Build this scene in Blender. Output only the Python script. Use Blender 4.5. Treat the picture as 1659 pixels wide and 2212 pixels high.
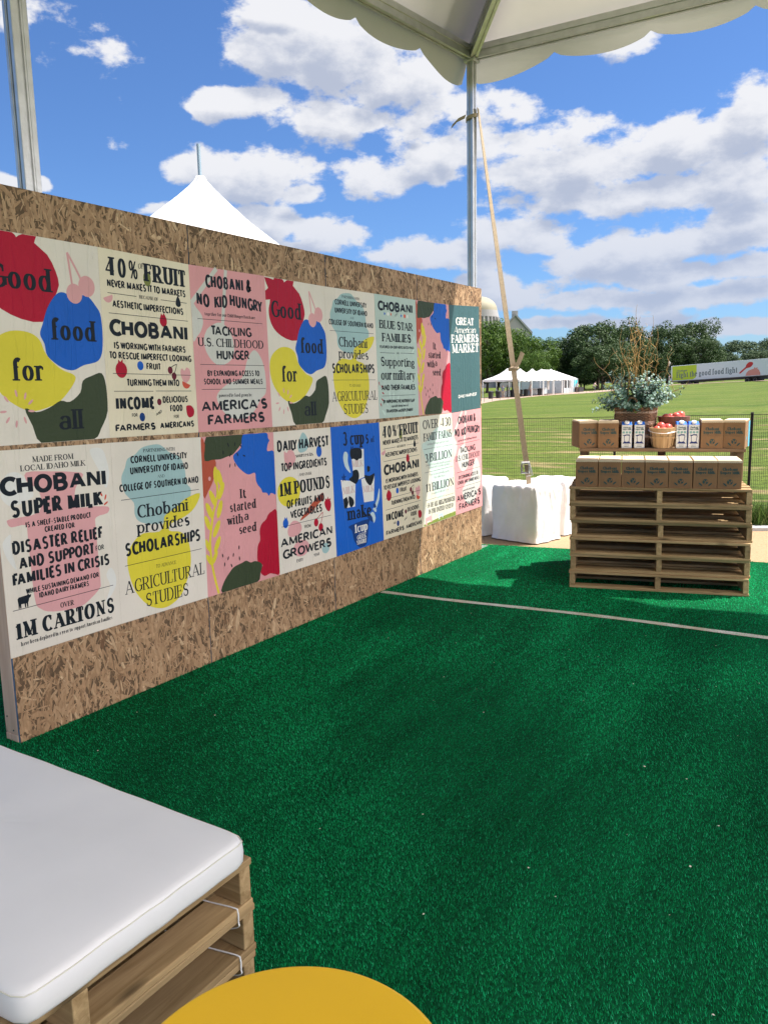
import bpy, bmesh, math, random
import numpy as np
from mathutils import Vector, Matrix, Euler, noise as mnoise
random.seed(7); rng = np.random.default_rng(11)
R = math.radians
for o in list(bpy.data.objects): bpy.data.objects.remove(o)
scene = bpy.context.scene
COL = scene.collection

# ------------------------------------------------------------------ camera
CAMP = np.array([3.2040, -1.9262, 1.5581]); FPX = 1704.04
def cam_axes(yaw=-0.5664, pit=-0.1560, rol=-0.0208):
    f = np.array([math.sin(yaw)*math.cos(pit), math.cos(yaw)*math.cos(pit), math.sin(pit)])
    r0 = np.array([math.cos(yaw), -math.sin(yaw), 0]); u0 = np.cross(r0, f)
    return r0*math.cos(rol)+u0*math.sin(rol), -r0*math.sin(rol)+u0*math.cos(rol), f
CR, CU, CF = cam_axes()
cam = bpy.data.cameras.new('camera'); camo = bpy.data.objects.new('camera', cam); COL.objects.link(camo)
cam.sensor_fit = 'HORIZONTAL'; cam.sensor_width = 36; cam.lens = FPX/1659*36
cam.clip_start = 0.05; cam.clip_end = 6000
camo.matrix_world = Matrix(((CR[0], CU[0], -CF[0], CAMP[0]), (CR[1], CU[1], -CF[1], CAMP[1]), (CR[2], CU[2], -CF[2], CAMP[2]), (0, 0, 0, 1)))
scene.camera = camo
def ray(a, b): return CR*(a-829.5)/FPX+CU*(1106-b)/FPX+CF     # measuring aid: survey pixel -> world direction
def on_x(a, b, x=0):
    d = ray(a, b); return CAMP+d*(x-CAMP[0])/d[0]
def at_depth(a, b, t): return CAMP+ray(a, b)*t

# ------------------------------------------------------------------ world, sun, exposure
SUN = np.array([.40, .36, 1.0]); SUN /= np.linalg.norm(SUN)
SUN_EL = math.asin(SUN[2]); SUN_AZ = math.atan2(SUN[0], SUN[1])
SKY_STRENGTH = 0.05; SUN_STRENGTH = 5.0; EXPOSURE = 1.1; FILL_BANK = 3.15
scene.view_settings.view_transform = 'Standard'; scene.view_settings.look = 'None'
scene.view_settings.exposure = EXPOSURE; scene.view_settings.gamma = 1
sun = bpy.data.lights.new('sun', 'SUN'); sun.energy = SUN_STRENGTH; sun.angle = R(.5); sun.color = (1, .95, .87)
suno = bpy.data.objects.new('sun', sun); COL.objects.link(suno)
suno.rotation_euler = Vector(SUN).to_track_quat('Z', 'Y').to_euler(); suno.location = (6, 6, 20)

CLOUDS = [(600,95,125,72),(720,110,165,90),(870,180,125,58),(520,215,110,34),(690,262,110,52),(462,228,52,32),(640,40,110,42),(800,252,60,28),
 (450,362,95,46),(560,385,125,56),(645,420,50,26),(700,505,92,42),(350,455,60,18),(560,480,120,42),(640,540,120,22),
 (825,380,82,44),(930,345,85,50),(985,325,50,40),
 (1140,365,100,52),(1290,345,150,66),(1470,322,155,80),(1630,262,115,84),(1600,385,110,55),(1240,415,95,36),(1400,420,150,38),(1600,470,110,40),
 (1130,505,125,42),(900,545,110,34),(980,560,110,30),(1350,545,175,44),(1550,505,160,46),(1450,590,220,30),(1630,575,90,36),
 (1090,630,120,36),(1290,645,160,22),(1500,648,170,24),(1640,625,90,26),(1180,695,170,16),(1560,705,170,18),(1380,690,120,14),
 (10,388,62,22),(85,392,24,18),(1345,92,85,36),(610,-4,70,16),(905,262,32,9),(60,470,70,18)]
world = bpy.data.worlds.new('World'); scene.world = world; world.use_nodes = True
def build_world():
    nt = world.node_tree; N = nt.nodes; L = nt.links; N.clear()
    def math_(op, a, b=None, c=None):
        n = N.new('ShaderNodeMath'); n.operation = op
        for i, v in enumerate((a, b, c)):
            if v is None: continue
            if isinstance(v, (int, float)): n.inputs[i].default_value = v
            else: L.new(v, n.inputs[i])
        return n.outputs[0]
    # group: (azimuth, elevation) -> cloud density
    g = bpy.data.node_groups.new('cloud_density', 'ShaderNodeTree')
    g.interface.new_socket('P', in_out='INPUT', socket_type='NodeSocketVector')
    g.interface.new_socket('V', in_out='OUTPUT', socket_type='NodeSocketFloat')
    gn, gl = g.nodes, g.links
    gi = gn.new('NodeGroupInput'); go = gn.new('NodeGroupOutput')
    # warp the coordinates a little so the outlines are ragged
    wn = gn.new('ShaderNodeTexNoise'); wn.inputs['Scale'].default_value = 14; wn.inputs['Detail'].default_value = 3
    gl.new(gi.outputs[0], wn.inputs['Vector'])
    ws = gn.new('ShaderNodeVectorMath'); ws.operation = 'MULTIPLY_ADD'
    gl.new(wn.outputs['Color'], ws.inputs[0]); ws.inputs[1].default_value = (.05, .03, 0); ws.inputs[2].default_value = (-.025, -.015, 0)
    wa = gn.new('ShaderNodeVectorMath'); wa.operation = 'ADD'; gl.new(gi.outputs[0], wa.inputs[0]); gl.new(ws.outputs[0], wa.inputs[1])
    prev = None
    for x, y, rx, ry in CLOUDS:
        rx *= 1.06; ry *= 1.05; d = ray(x, y); d /= np.linalg.norm(d)
        az = math.atan2(d[0], d[1]); el = math.asin(d[2])
        s = 1/math.sqrt(FPX**2+(x-829)**2+(y-1106)**2)
        a = gn.new('ShaderNodeVectorMath'); a.operation = 'SUBTRACT'; gl.new(wa.outputs[0], a.inputs[0]); a.inputs[1].default_value = (az, el, 0)
        b = gn.new('ShaderNodeVectorMath'); b.operation = 'MULTIPLY'; gl.new(a.outputs[0], b.inputs[0])
        b.inputs[1].default_value = (1/(rx*s/max(.3, math.cos(el))), 1/(ry*s), 0)
        c = gn.new('ShaderNodeVectorMath'); c.operation = 'LENGTH'; gl.new(b.outputs[0], c.inputs[0])
        if prev is None: prev = c.outputs['Value']
        else:
            m = gn.new('ShaderNodeMath'); m.operation = 'SMOOTH_MIN'; gl.new(prev, m.inputs[0]); gl.new(c.outputs['Value'], m.inputs[1]); m.inputs[2].default_value = .25
            prev = m.outputs[0]
    # scattered clouds over the rest of the sky
    bn = gn.new('ShaderNodeTexNoise'); bn.inputs['Scale'].default_value = 3.2; bn.inputs['Detail'].default_value = 3
    mp = gn.new('ShaderNodeMapping'); mp.inputs['Scale'].default_value = (1, 2.2, 1); mp.inputs['Location'].default_value = (3.3, 1.1, 0)
    gl.new(gi.outputs[0], mp.inputs[0]); gl.new(mp.outputs[0], bn.inputs['Vector'])
    bm_ = gn.new('ShaderNodeMath'); bm_.operation = 'MULTIPLY_ADD'; gl.new(bn.outputs[0], bm_.inputs[0]); bm_.inputs[1].default_value = -6; bm_.inputs[2].default_value = 4.55
    mm = gn.new('ShaderNodeMath'); mm.operation = 'MINIMUM'; gl.new(prev, mm.inputs[0]); gl.new(bm_.outputs[0], mm.inputs[1])
    fn = gn.new('ShaderNodeTexNoise'); fn.inputs['Scale'].default_value = 19; fn.inputs['Detail'].default_value = 12; fn.inputs['Roughness'].default_value = .6
    m2 = gn.new('ShaderNodeMapping'); m2.inputs['Scale'].default_value = (1, 1.7, 1); gl.new(gi.outputs[0], m2.inputs[0]); gl.new(m2.outputs[0], fn.inputs['Vector'])
    f2 = gn.new('ShaderNodeMath'); f2.operation = 'MULTIPLY_ADD'; gl.new(fn.outputs[0], f2.inputs[0]); f2.inputs[1].default_value = 2.1; f2.inputs[2].default_value = -1.0
    v = gn.new('ShaderNodeMath'); v.operation = 'SUBTRACT'; gl.new(f2.outputs[0], v.inputs[0]); gl.new(mm.outputs[0], v.inputs[1])
    v2 = gn.new('ShaderNodeMath'); v2.operation = 'ADD'; gl.new(v.outputs[0], v2.inputs[0]); v2.inputs[1].default_value = 1.0
    gl.new(v2.outputs[0], go.inputs[0])
    tc = N.new('ShaderNodeTexCoord'); sp = N.new('ShaderNodeSeparateXYZ'); L.new(tc.outputs['Generated'], sp.inputs[0])
    az = math_('ARCTAN2', sp.outputs[0], sp.outputs[1]); el = math_('ARCSINE', sp.outputs[2])
    cb = N.new('ShaderNodeCombineXYZ'); L.new(az, cb.inputs[0]); L.new(el, cb.inputs[1])
    def dens(off):
        va = N.new('ShaderNodeVectorMath'); va.operation = 'ADD'; L.new(cb.outputs[0], va.inputs[0]); va.inputs[1].default_value = off
        q = N.new('ShaderNodeGroup'); q.node_tree = g; L.new(va.outputs[0], q.inputs[0]); return q.outputs[0]
    v0 = dens((0, 0, 0)); v1 = dens((.012, .024, 0))
    def ramp(v, a, b):
        n = N.new('ShaderNodeMapRange'); n.interpolation_type = 'SMOOTHSTEP'; L.new(v, n.inputs[0])
        if a > b: n.inputs[3].default_value, n.inputs[4].default_value, a, b = 1, 0, b, a
        n.inputs[1].default_value = a; n.inputs[2].default_value = b; return n.outputs[0]
    alpha = ramp(v0, -.03, .34)
    shade = ramp(v1, .0, 1.0)
    sky = N.new('ShaderNodeTexSky'); sky.sky_type = 'NISHITA'; sky.sun_disc = False
    sky.sun_elevation = SUN_EL; sky.sun_rotation = SUN_AZ; sky.air_density = 1.0; sky.dust_density = .6; sky.ozone_density = 2.2
    hs = N.new('ShaderNodeMix'); hs.data_type = 'RGBA'; hs.blend_type = 'MULTIPLY'; hs.inputs[0].default_value = 1
    L.new(sky.outputs[0], hs.inputs[6]); hs.inputs[7].default_value = (.72, 1.02, 1.46, 1)
    cc = N.new('ShaderNodeMix'); cc.data_type = 'RGBA'; L.new(shade, cc.inputs[0])
    cc.inputs[6].default_value = (8.6, 8.6, 8.8, 1); cc.inputs[7].default_value = (4.7, 5.15, 6.3, 1)
    hz = ramp(el, .30, .02)      # clouds near the horizon are far away: paler and bluer
    ch = N.new('ShaderNodeMix'); ch.data_type = 'RGBA'; L.new(math_('MULTIPLY', hz, .62), ch.inputs[0]); L.new(cc.outputs[2], ch.inputs[6]); ch.inputs[7].default_value = (3.9, 4.7, 6.6, 1)
    cc = ch
    # added cloud bank facing the wall, out of view, brightened as fill light
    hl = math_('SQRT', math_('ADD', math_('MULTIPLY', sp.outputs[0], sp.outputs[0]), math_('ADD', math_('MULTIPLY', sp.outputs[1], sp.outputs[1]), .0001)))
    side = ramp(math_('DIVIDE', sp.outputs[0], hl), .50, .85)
    gain = math_('MULTIPLY_ADD', side, FILL_BANK, 1.0)
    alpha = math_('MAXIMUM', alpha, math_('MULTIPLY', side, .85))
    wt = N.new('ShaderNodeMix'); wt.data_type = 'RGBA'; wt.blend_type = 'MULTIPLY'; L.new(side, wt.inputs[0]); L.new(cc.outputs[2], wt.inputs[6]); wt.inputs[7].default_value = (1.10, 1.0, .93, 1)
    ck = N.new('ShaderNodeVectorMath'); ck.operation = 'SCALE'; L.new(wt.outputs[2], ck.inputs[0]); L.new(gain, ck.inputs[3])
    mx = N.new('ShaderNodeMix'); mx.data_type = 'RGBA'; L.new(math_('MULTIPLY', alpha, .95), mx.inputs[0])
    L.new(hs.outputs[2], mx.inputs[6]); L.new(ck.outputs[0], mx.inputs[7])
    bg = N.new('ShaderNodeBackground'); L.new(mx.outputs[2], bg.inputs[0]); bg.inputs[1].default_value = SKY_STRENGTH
    out = N.new('ShaderNodeOutputWorld'); L.new(bg.outputs[0], out.inputs[0])
build_world()

# ------------------------------------------------------------------ materials
def new_mat(name):
    m = bpy.data.materials.new(name); m.use_nodes = True
    return m, m.node_tree.nodes, m.node_tree.links, m.node_tree.nodes['Principled BSDF']
def mat(name, col, rough=.6, var=.15, scale=8, bump=0., bscale=60, metal=0., spec=.4, col2=None, coord='Object', stretch=(1, 1, 1), rnd=0., trans=None):
    m, N, L, P = new_mat(name)
    P.inputs['Roughness'].default_value = rough; P.inputs['Metallic'].default_value = metal; P.inputs['Specular IOR Level'].default_value = spec
    tc = N.new('ShaderNodeTexCoord'); mp = N.new('ShaderNodeMapping'); mp.inputs['Scale'].default_value = stretch
    L.new(tc.outputs[coord], mp.inputs[0])
    n = N.new('ShaderNodeTexNoise'); n.inputs['Scale'].default_value = scale; n.inputs['Detail'].default_value = 5
    L.new(mp.outputs[0], n.inputs['Vector'])
    cr = N.new('ShaderNodeValToRGB'); cr.color_ramp.elements[0].position = .28; cr.color_ramp.elements[1].position = .72
    c2 = col2 if col2 else tuple(min(1, c*(1+var)) for c in col); c1 = col if col2 else tuple(c*(1-var) for c in col)
    cr.color_ramp.elements[0].color = (*c1, 1); cr.color_ramp.elements[1].color = (*c2, 1)
    L.new(n.outputs[0], cr.inputs[0]); last = cr.outputs[0]
    if rnd:
        oi = N.new('ShaderNodeObjectInfo'); hv = N.new('ShaderNodeHueSaturation'); L.new(last, hv.inputs['Color'])
        mr = N.new('ShaderNodeMapRange'); L.new(oi.outputs['Random'], mr.inputs[0]); mr.inputs[3].default_value = 1-rnd; mr.inputs[4].default_value = 1+rnd
        L.new(mr.outputs[0], hv.inputs['Value']); last = hv.outputs[0]
    L.new(last, P.inputs['Base Color'])
    if bump:
        b = N.new('ShaderNodeBump'); b.inputs['Strength'].default_value = bump; b.inputs['Distance'].default_value = .01
        n2 = N.new('ShaderNodeTexNoise'); n2.inputs['Scale'].default_value = bscale; n2.inputs['Detail'].default_value = 4; L.new(mp.outputs[0], n2.inputs['Vector'])
        L.new(n2.outputs[0], b.inputs['Height']); L.new(b.outputs[0], P.inputs['Normal'])
    if trans:
        out = N['Material Output']; t = N.new('ShaderNodeBsdfTranslucent'); t.inputs[0].default_value = (*trans[1], 1)
        ms = N.new('ShaderNodeMixShader'); ms.inputs[0].default_value = trans[0]
        L.new(P.outputs[0], ms.inputs[1]); L.new(t.outputs[0], ms.inputs[2]); L.new(ms.outputs[0], out.inputs[0])
    return m
def wood(name, dark, light, rough=.75, rnd=.18, along=0):
    st = [9, 9, 9]; st[along] = .55
    m, N, L, P = new_mat(name); P.inputs['Roughness'].default_value = rough; P.inputs['Specular IOR Level'].default_value = .25
    tc = N.new('ShaderNodeTexCoord'); oi = N.new('ShaderNodeObjectInfo')
    va = N.new('ShaderNodeVectorMath'); va.operation = 'MULTIPLY_ADD'
    cb = N.new('ShaderNodeCombineXYZ')
    for i in range(3): L.new(oi.outputs['Random'], cb.inputs[i])
    L.new(cb.outputs[0], va.inputs[0]); va.inputs[1].default_value = (7, 13, 5); L.new(tc.outputs['Object'], va.inputs[2])
    mp = N.new('ShaderNodeMapping'); mp.inputs['Scale'].default_value = st; L.new(va.outputs[0], mp.inputs[0])
    n = N.new('ShaderNodeTexNoise'); n.inputs['Scale'].default_value = 4; n.inputs['Detail'].default_value = 7; n.inputs['Roughness'].default_value = .6; n.inputs['Distortion'].default_value = .6
    L.new(mp.outputs[0], n.inputs['Vector'])
    cr = N.new('ShaderNodeValToRGB'); cr.color_ramp.elements[0].position = .3; cr.color_ramp.elements[1].position = .68
    cr.color_ramp.elements[0].color = (*dark, 1); cr.color_ramp.elements[1].color = (*light, 1); L.new(n.outputs[0], cr.inputs[0])
    kn = N.new('ShaderNodeTexVoronoi'); kn.inputs['Scale'].default_value = 1.1
    mp2 = N.new('ShaderNodeMapping'); s2 = [7, 7, 7]; s2[along] = 2.5; mp2.inputs['Scale'].default_value = s2; L.new(va.outputs[0], mp2.inputs[0]); L.new(mp2.outputs[0], kn.inputs['Vector'])
    kr = N.new('ShaderNodeMapRange'); L.new(kn.outputs['Distance'], kr.inputs[0]); kr.inputs[1].default_value = .06; kr.inputs[2].default_value = .16; kr.inputs[3].default_value = .35; kr.inputs[4].default_value = 1
    mk = N.new('ShaderNodeMix'); mk.data_type = 'RGBA'; mk.blend_type = 'MULTIPLY'; mk.inputs[0].default_value = 1; L.new(cr.outputs[0], mk.inputs[6]); L.new(kr.outputs[0], mk.inputs[7])
    hv = N.new('ShaderNodeHueSaturation'); L.new(mk.outputs[2], hv.inputs['Color'])
    mr = N.new('ShaderNodeMapRange'); L.new(oi.outputs['Random'], mr.inputs[0]); mr.inputs[3].default_value = 1-rnd; mr.inputs[4].default_value = 1+rnd
    L.new(mr.outputs[0], hv.inputs['Value']); L.new(hv.outputs[0], P.inputs['Base Color'])
    b = N.new('ShaderNodeBump'); b.inputs['Strength'].default_value = .35; b.inputs['Distance'].default_value = .004
    L.new(n.outputs[0], b.inputs['Height']); L.new(b.outputs[0], P.inputs['Normal'])
    return m
def island_mat(name, cols, rough=.6, spec=.3, trans=None, bump=0, sheen=0):
    """colour chosen per loose piece (flake, leaf, blade)"""
    m, N, L, P = new_mat(name); P.inputs['Roughness'].default_value = rough; P.inputs['Specular IOR Level'].default_value = spec
    gi = N.new('ShaderNodeNewGeometry'); cr = N.new('ShaderNodeValToRGB')
    el = cr.color_ramp.elements
    while len(el) > 1: el.remove(el[-1])
    for i, (p, c) in enumerate(cols):
        e = el[0] if i == 0 else el.new(p)
        e.position = p; e.color = (*c, 1)
    L.new(gi.outputs['Random Per Island'], cr.inputs[0]); last = cr.outputs[0]
    if bump:
        tc = N.new('ShaderNodeTexCoord'); n = N.new('ShaderNodeTexNoise'); n.inputs['Scale'].default_value = 70; n.inputs['Detail'].default_value = 4
        mp = N.new('ShaderNodeMapping'); mp.inputs['Scale'].default_value = (1, 1, .35); L.new(tc.outputs['Object'], mp.inputs[0]); L.new(mp.outputs[0], n.inputs['Vector'])
        mr = N.new('ShaderNodeMapRange'); L.new(n.outputs[0], mr.inputs[0]); mr.inputs[1].default_value = .3; mr.inputs[2].default_value = .7; mr.inputs[3].default_value = 1-bump; mr.inputs[4].default_value = 1+bump*.6
        mm = N.new('ShaderNodeMix'); mm.data_type = 'RGBA'; mm.blend_type = 'MULTIPLY'; mm.inputs[0].default_value = 1; L.new(last, mm.inputs[6]); L.new(mr.outputs[0], mm.inputs[7]); last = mm.outputs[2]
    L.new(last, P.inputs['Base Color'])
    if trans:
        out = N['Material Output']; t = N.new('ShaderNodeBsdfTranslucent'); L.new(last, t.inputs[0])
        ms = N.new('ShaderNodeMixShader'); ms.inputs[0].default_value = trans
        L.new(P.outputs[0], ms.inputs[1]); L.new(t.outputs[0], ms.inputs[2]); L.new(ms.outputs[0], out.inputs[0])
    return m
def print_mat(name, col, rough=.42):
    """paper or ink on a pasted poster: one creased surface shared by all layers"""
    m, N, L, P = new_mat(name); P.inputs['Roughness'].default_value = rough; P.inputs['Specular IOR Level'].default_value = .16
    tc = N.new('ShaderNodeTexCoord'); ge = N.new('ShaderNodeNewGeometry')
    n = N.new('ShaderNodeTexNoise'); n.inputs['Scale'].default_value = 3; n.inputs['Detail'].default_value = 6; L.new(ge.outputs['Position'], n.inputs['Vector'])
    mr = N.new('ShaderNodeMapRange'); L.new(n.outputs[0], mr.inputs[0]); mr.inputs[1].default_value = .3; mr.inputs[2].default_value = .7; mr.inputs[3].default_value = .94; mr.inputs[4].default_value = 1.04
    mm = N.new('ShaderNodeMix'); mm.data_type = 'RGBA'; mm.blend_type = 'MULTIPLY'; mm.inputs[0].default_value = 1; mm.inputs[6].default_value = (*col, 1); L.new(mr.outputs[0], mm.inputs[7])
    L.new(mm.outputs[2], P.inputs['Base Color'])
    mp = N.new('ShaderNodeMapping'); mp.inputs['Scale'].default_value = (1, 5.5, .55); mp.inputs['Rotation'].default_value = (R(9), 0, 0); L.new(ge.outputs['Position'], mp.inputs[0])
    n2 = N.new('ShaderNodeTexNoise'); n2.inputs['Scale'].default_value = 1.6; n2.inputs['Detail'].default_value = 2; n2.inputs['Distortion'].default_value = .5; L.new(mp.outputs[0], n2.inputs['Vector'])
    ab = N.new('ShaderNodeMath'); ab.operation = 'SUBTRACT'; L.new(n2.outputs[0], ab.inputs[0]); ab.inputs[1].default_value = .5
    a2 = N.new('ShaderNodeMath'); a2.operation = 'ABSOLUTE'; L.new(ab.outputs[0], a2.inputs[0])
    cr = N.new('ShaderNodeMapRange'); L.new(a2.outputs[0], cr.inputs[0]); cr.inputs[1].default_value = 0; cr.inputs[2].default_value = .025; cr.inputs[3].default_value = 1; cr.inputs[4].default_value = 0
    n3 = N.new('ShaderNodeTexNoise'); n3.inputs['Scale'].default_value = 55; n3.inputs['Detail'].default_value = 4; L.new(ge.outputs['Position'], n3.inputs['Vector'])
    ad = N.new('ShaderNodeMath'); ad.operation = 'MULTIPLY_ADD'; L.new(cr.outputs[0], ad.inputs[0]); ad.inputs[1].default_value = .9; L.new(n3.outputs[0], ad.inputs[2])
    b = N.new('ShaderNodeBump'); b.inputs['Strength'].default_value = .42; b.inputs['Distance'].default_value = .006; L.new(ad.outputs[0], b.inputs['Height']); L.new(b.outputs[0], P.inputs['Normal'])
    return m

M = {}
M['osb'] = island_mat('strand_board', [(0, (.17, .09, .046)), (.05, (.29, .17, .09)), (.3, (.38, .23, .126)), (.65, (.43, .268, .150)), (.92, (.48, .31, .178)), (1, (.62, .44, .27))], .6, .35, bump=.25)
M['osb_base'] = mat('strand_board_ground', (.13, .08, .045), .8, .35, 40)
M['osb_edge'] = mat('board_edge_sealer', (.10, .20, .34), .7, .15, 20)
M['stud'] = wood('pale_stud_lumber', (.66, .42, .30), (.80, .56, .42), .7, .08, 2)
M['pallet_x'] = wood('pallet_wood', (.26, .165, .075), (.50, .35, .185), .8, .2, 0)
M['shelf_wood'] = wood('brown_shelf_wood', (.20, .12, .07), (.31, .20, .12), .7, .1, 0)
M['alu'] = mat('aluminium', (.60, .60, .59), .38, .10, 12, .15, 40, .85)
M['alu_dark'] = mat('aluminium_groove', (.08, .08, .08), .6, .1)
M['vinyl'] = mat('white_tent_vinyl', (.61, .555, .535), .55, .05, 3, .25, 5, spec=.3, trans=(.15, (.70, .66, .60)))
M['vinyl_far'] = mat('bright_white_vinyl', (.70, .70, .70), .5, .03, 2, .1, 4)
M['cloth_white'] = mat('white_block_cover', (.80, .77, .76), .75, .05, 5, .5, 13, spec=.2)
M['webbing'] = mat('beige_webbing', (.42, .33, .23), .8, .12, 60, .4, 300)
M['steel'] = mat('zinc_steel', (.45, .45, .46), .35, .2, 40, 0, 60, .9)
M['cushion'] = mat('white_cushion_vinyl', (.74, .735, .75), .6, .05, 2.2, .3, 6, spec=.3)
M['piping'] = mat('cushion_seam', (.70, .68, .58), .6, .04)
M['yellow'] = mat('yellow_table_top', (.84, .49, .014), .33, .04, 3, .03, 200)
M['yellow_leg'] = mat('yellow_table_leg', (.70, .40, .03), .4, .04, 3)
M['zip_tie'] = mat('white_zip_tie', (.75, .75, .76), .4, .03)
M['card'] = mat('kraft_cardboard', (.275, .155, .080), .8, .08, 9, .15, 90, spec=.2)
M['card_sunlit_top'] = mat('sunlit_kraft_lid', (.66, .53, .38), .8, .08, 9, spec=.2)  # kraft made paler for the lids: sunlight put into the colour
M['ink_teal'] = mat('teal_box_ink', (.022, .075, .08), .7, .1)
M['ink_faint'] = mat('faint_box_ink', (.22, .14, .085), .8, .1)
M['ink_blue'] = mat('light_blue_box_panel', (.10, .42, .60), .7, .05)
M['carton'] = mat('white_carton', (.74, .74, .74), .4, .02)
M['carton_blue'] = mat('blue_carton_top', (.02, .17, .72), .35, .05)
M['carton_navy'] = mat('navy_carton_ink', (.01, .025, .16), .5, .05)
M['carton_teal'] = mat('teal_carton_dot', (.22, .42, .42), .5, .05)
M['cap'] = mat('white_plastic_cap', (.85, .85, .85), .35, .02)
M['bushel'] = wood('bushel_slat', (.42, .26, .13), (.58, .39, .21), .7, .1, 2)
M['bushel_dark'] = wood('dark_bushel_slat', (.15, .07, .05), (.26, .13, .09), .7, .1, 2)
M['apple'] = mat('apple_skin', (.52, .035, .05), .3, .3, 14, col2=(.62, .16, .10), spec=.5, rnd=.12)
M['stem_brown'] = mat('brown_stem', (.13, .08, .04), .8)
M['willow'] = mat('curly_willow_bark', (.28, .16, .06), .65, .35, 15, col2=(.46, .30, .10), rnd=.2)
M['euc'] = island_mat('eucalyptus_leaf', [(0, (.045, .10, .06)), (.3, (.10, .19, .14)), (.6, (.22, .34, .30)), (.9, (.38, .50, .48)), (.95, (.36, .48, .09)), (1, (.10, .20, .06))], .45, .4, .12)
M['black_metal'] = mat('black_coated_wire', (.012, .014, .012), .5, .2)
M['fence_post'] = mat('dark_steel_post', (.022, .017, .018), .5, .2)
M['tape'] = mat('worn_seam_tape', (.46, .40, .27), .5, .3, 6, col2=(.60, .60, .55))
M['sand'] = mat('tan_grit_path', (.27, .18, .10), .95, .1, 40, .6, 120, col2=(.36, .25, .145))
M['kerb'] = mat('concrete_kerb', (.42, .42, .42), .85, .15, 30, .3, 80)
M['bark'] = mat('tree_bark', (.06, .045, .032), .9, .3, 6, .6, 12)
LEAF_A = [(0, (.025, .06, .009)), (.4, (.05, .108, .014)), (.75, (.085, .152, .02)), (1, (.13, .205, .032))]
LEAF_B = [(0, (.02, .042, .014)), (.4, (.036, .07, .022)), (.8, (.055, .098, .03)), (1, (.085, .13, .045))]
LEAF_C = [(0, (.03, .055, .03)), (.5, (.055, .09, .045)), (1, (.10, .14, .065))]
M['leaf_light'] = island_mat('light_green_leaf', LEAF_A, .6, .25, .25)
M['leaf_dark'] = island_mat('dark_green_leaf', LEAF_B, .6, .25, .22)
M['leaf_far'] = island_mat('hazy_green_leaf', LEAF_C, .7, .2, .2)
M['stone'] = mat('pale_marble', (.33, .325, .315), .8, .06, .3)
M['dome'] = mat('weathered_dome_tile', (.27, .25, .18), .75, .1, .4)
M['slate'] = mat('grey_roof', (.30, .31, .32), .7, .1, .4)
M['dark'] = mat('dark_opening', (.02, .02, .022), .7, .1)
M['rubber'] = mat('tyre_rubber', (.018, .018, .018), .8, .1)
M['trailer'] = mat('pale_trailer_skin', (.60, .68, .70), .4, .02)
M['lime'] = mat('lime_panel', (.42, .58, .03), .5, .02)
M['trailer_ink'] = mat('slate_lettering', (.10, .15, .16), .5, .05)
M['red_ink'] = mat('red_print', (.50, .03, .03), .5, .05)
M['coral_ink'] = mat('coral_print', (.60, .26, .21), .5, .05)
M['bin'] = mat('black_bin', (.02, .02, .022), .6, .2)
M['clear_wall'] = mat('clear_vinyl_wall', (.42, .48, .52), .25, .1, 3)
M['teal_sign'] = mat('teal_banner', (.02, .42, .50), .5, .05)
M['debris'] = mat('pale_paper_bits', (.70, .66, .55), .8, .1)
PAPER = dict(cream=(.77, .685, .52), grey=(.74, .68, .60), pink=(.70, .33, .34), mint=(.45, .56, .51), deep=(.055, .12, .13), bluep=(.012, .12, .55), ivory=(.70, .68, .56))
INK = dict(navy=(.009, .014, .022), red=(.42, .006, .03), blue=(.010, .11, .52), yellow=(.70, .60, .05), olive=(.045, .062, .032), pinkp=(.70, .36, .37), teal=(.34, .50, .51), rust=(.46, .09, .05), white=(.74, .73, .70), lime=(.20, .22, .06), maroon=(.14, .012, .03), coral=(.62, .10, .06), mintp=(.55, .68, .62), grass=(.22, .28, .06), dblue=(.008, .045, .20), pale=(.62, .47, .45), inkgrey=(.16, .17, .17), palegrey=(.60, .59, .55), steelb=(.50, .62, .68))
for k, c in PAPER.items(): M['p_'+k] = print_mat('poster_paper_'+k, c)
for k, c in INK.items(): M['i_'+k] = print_mat('poster_ink_'+k, c, .48)

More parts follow.
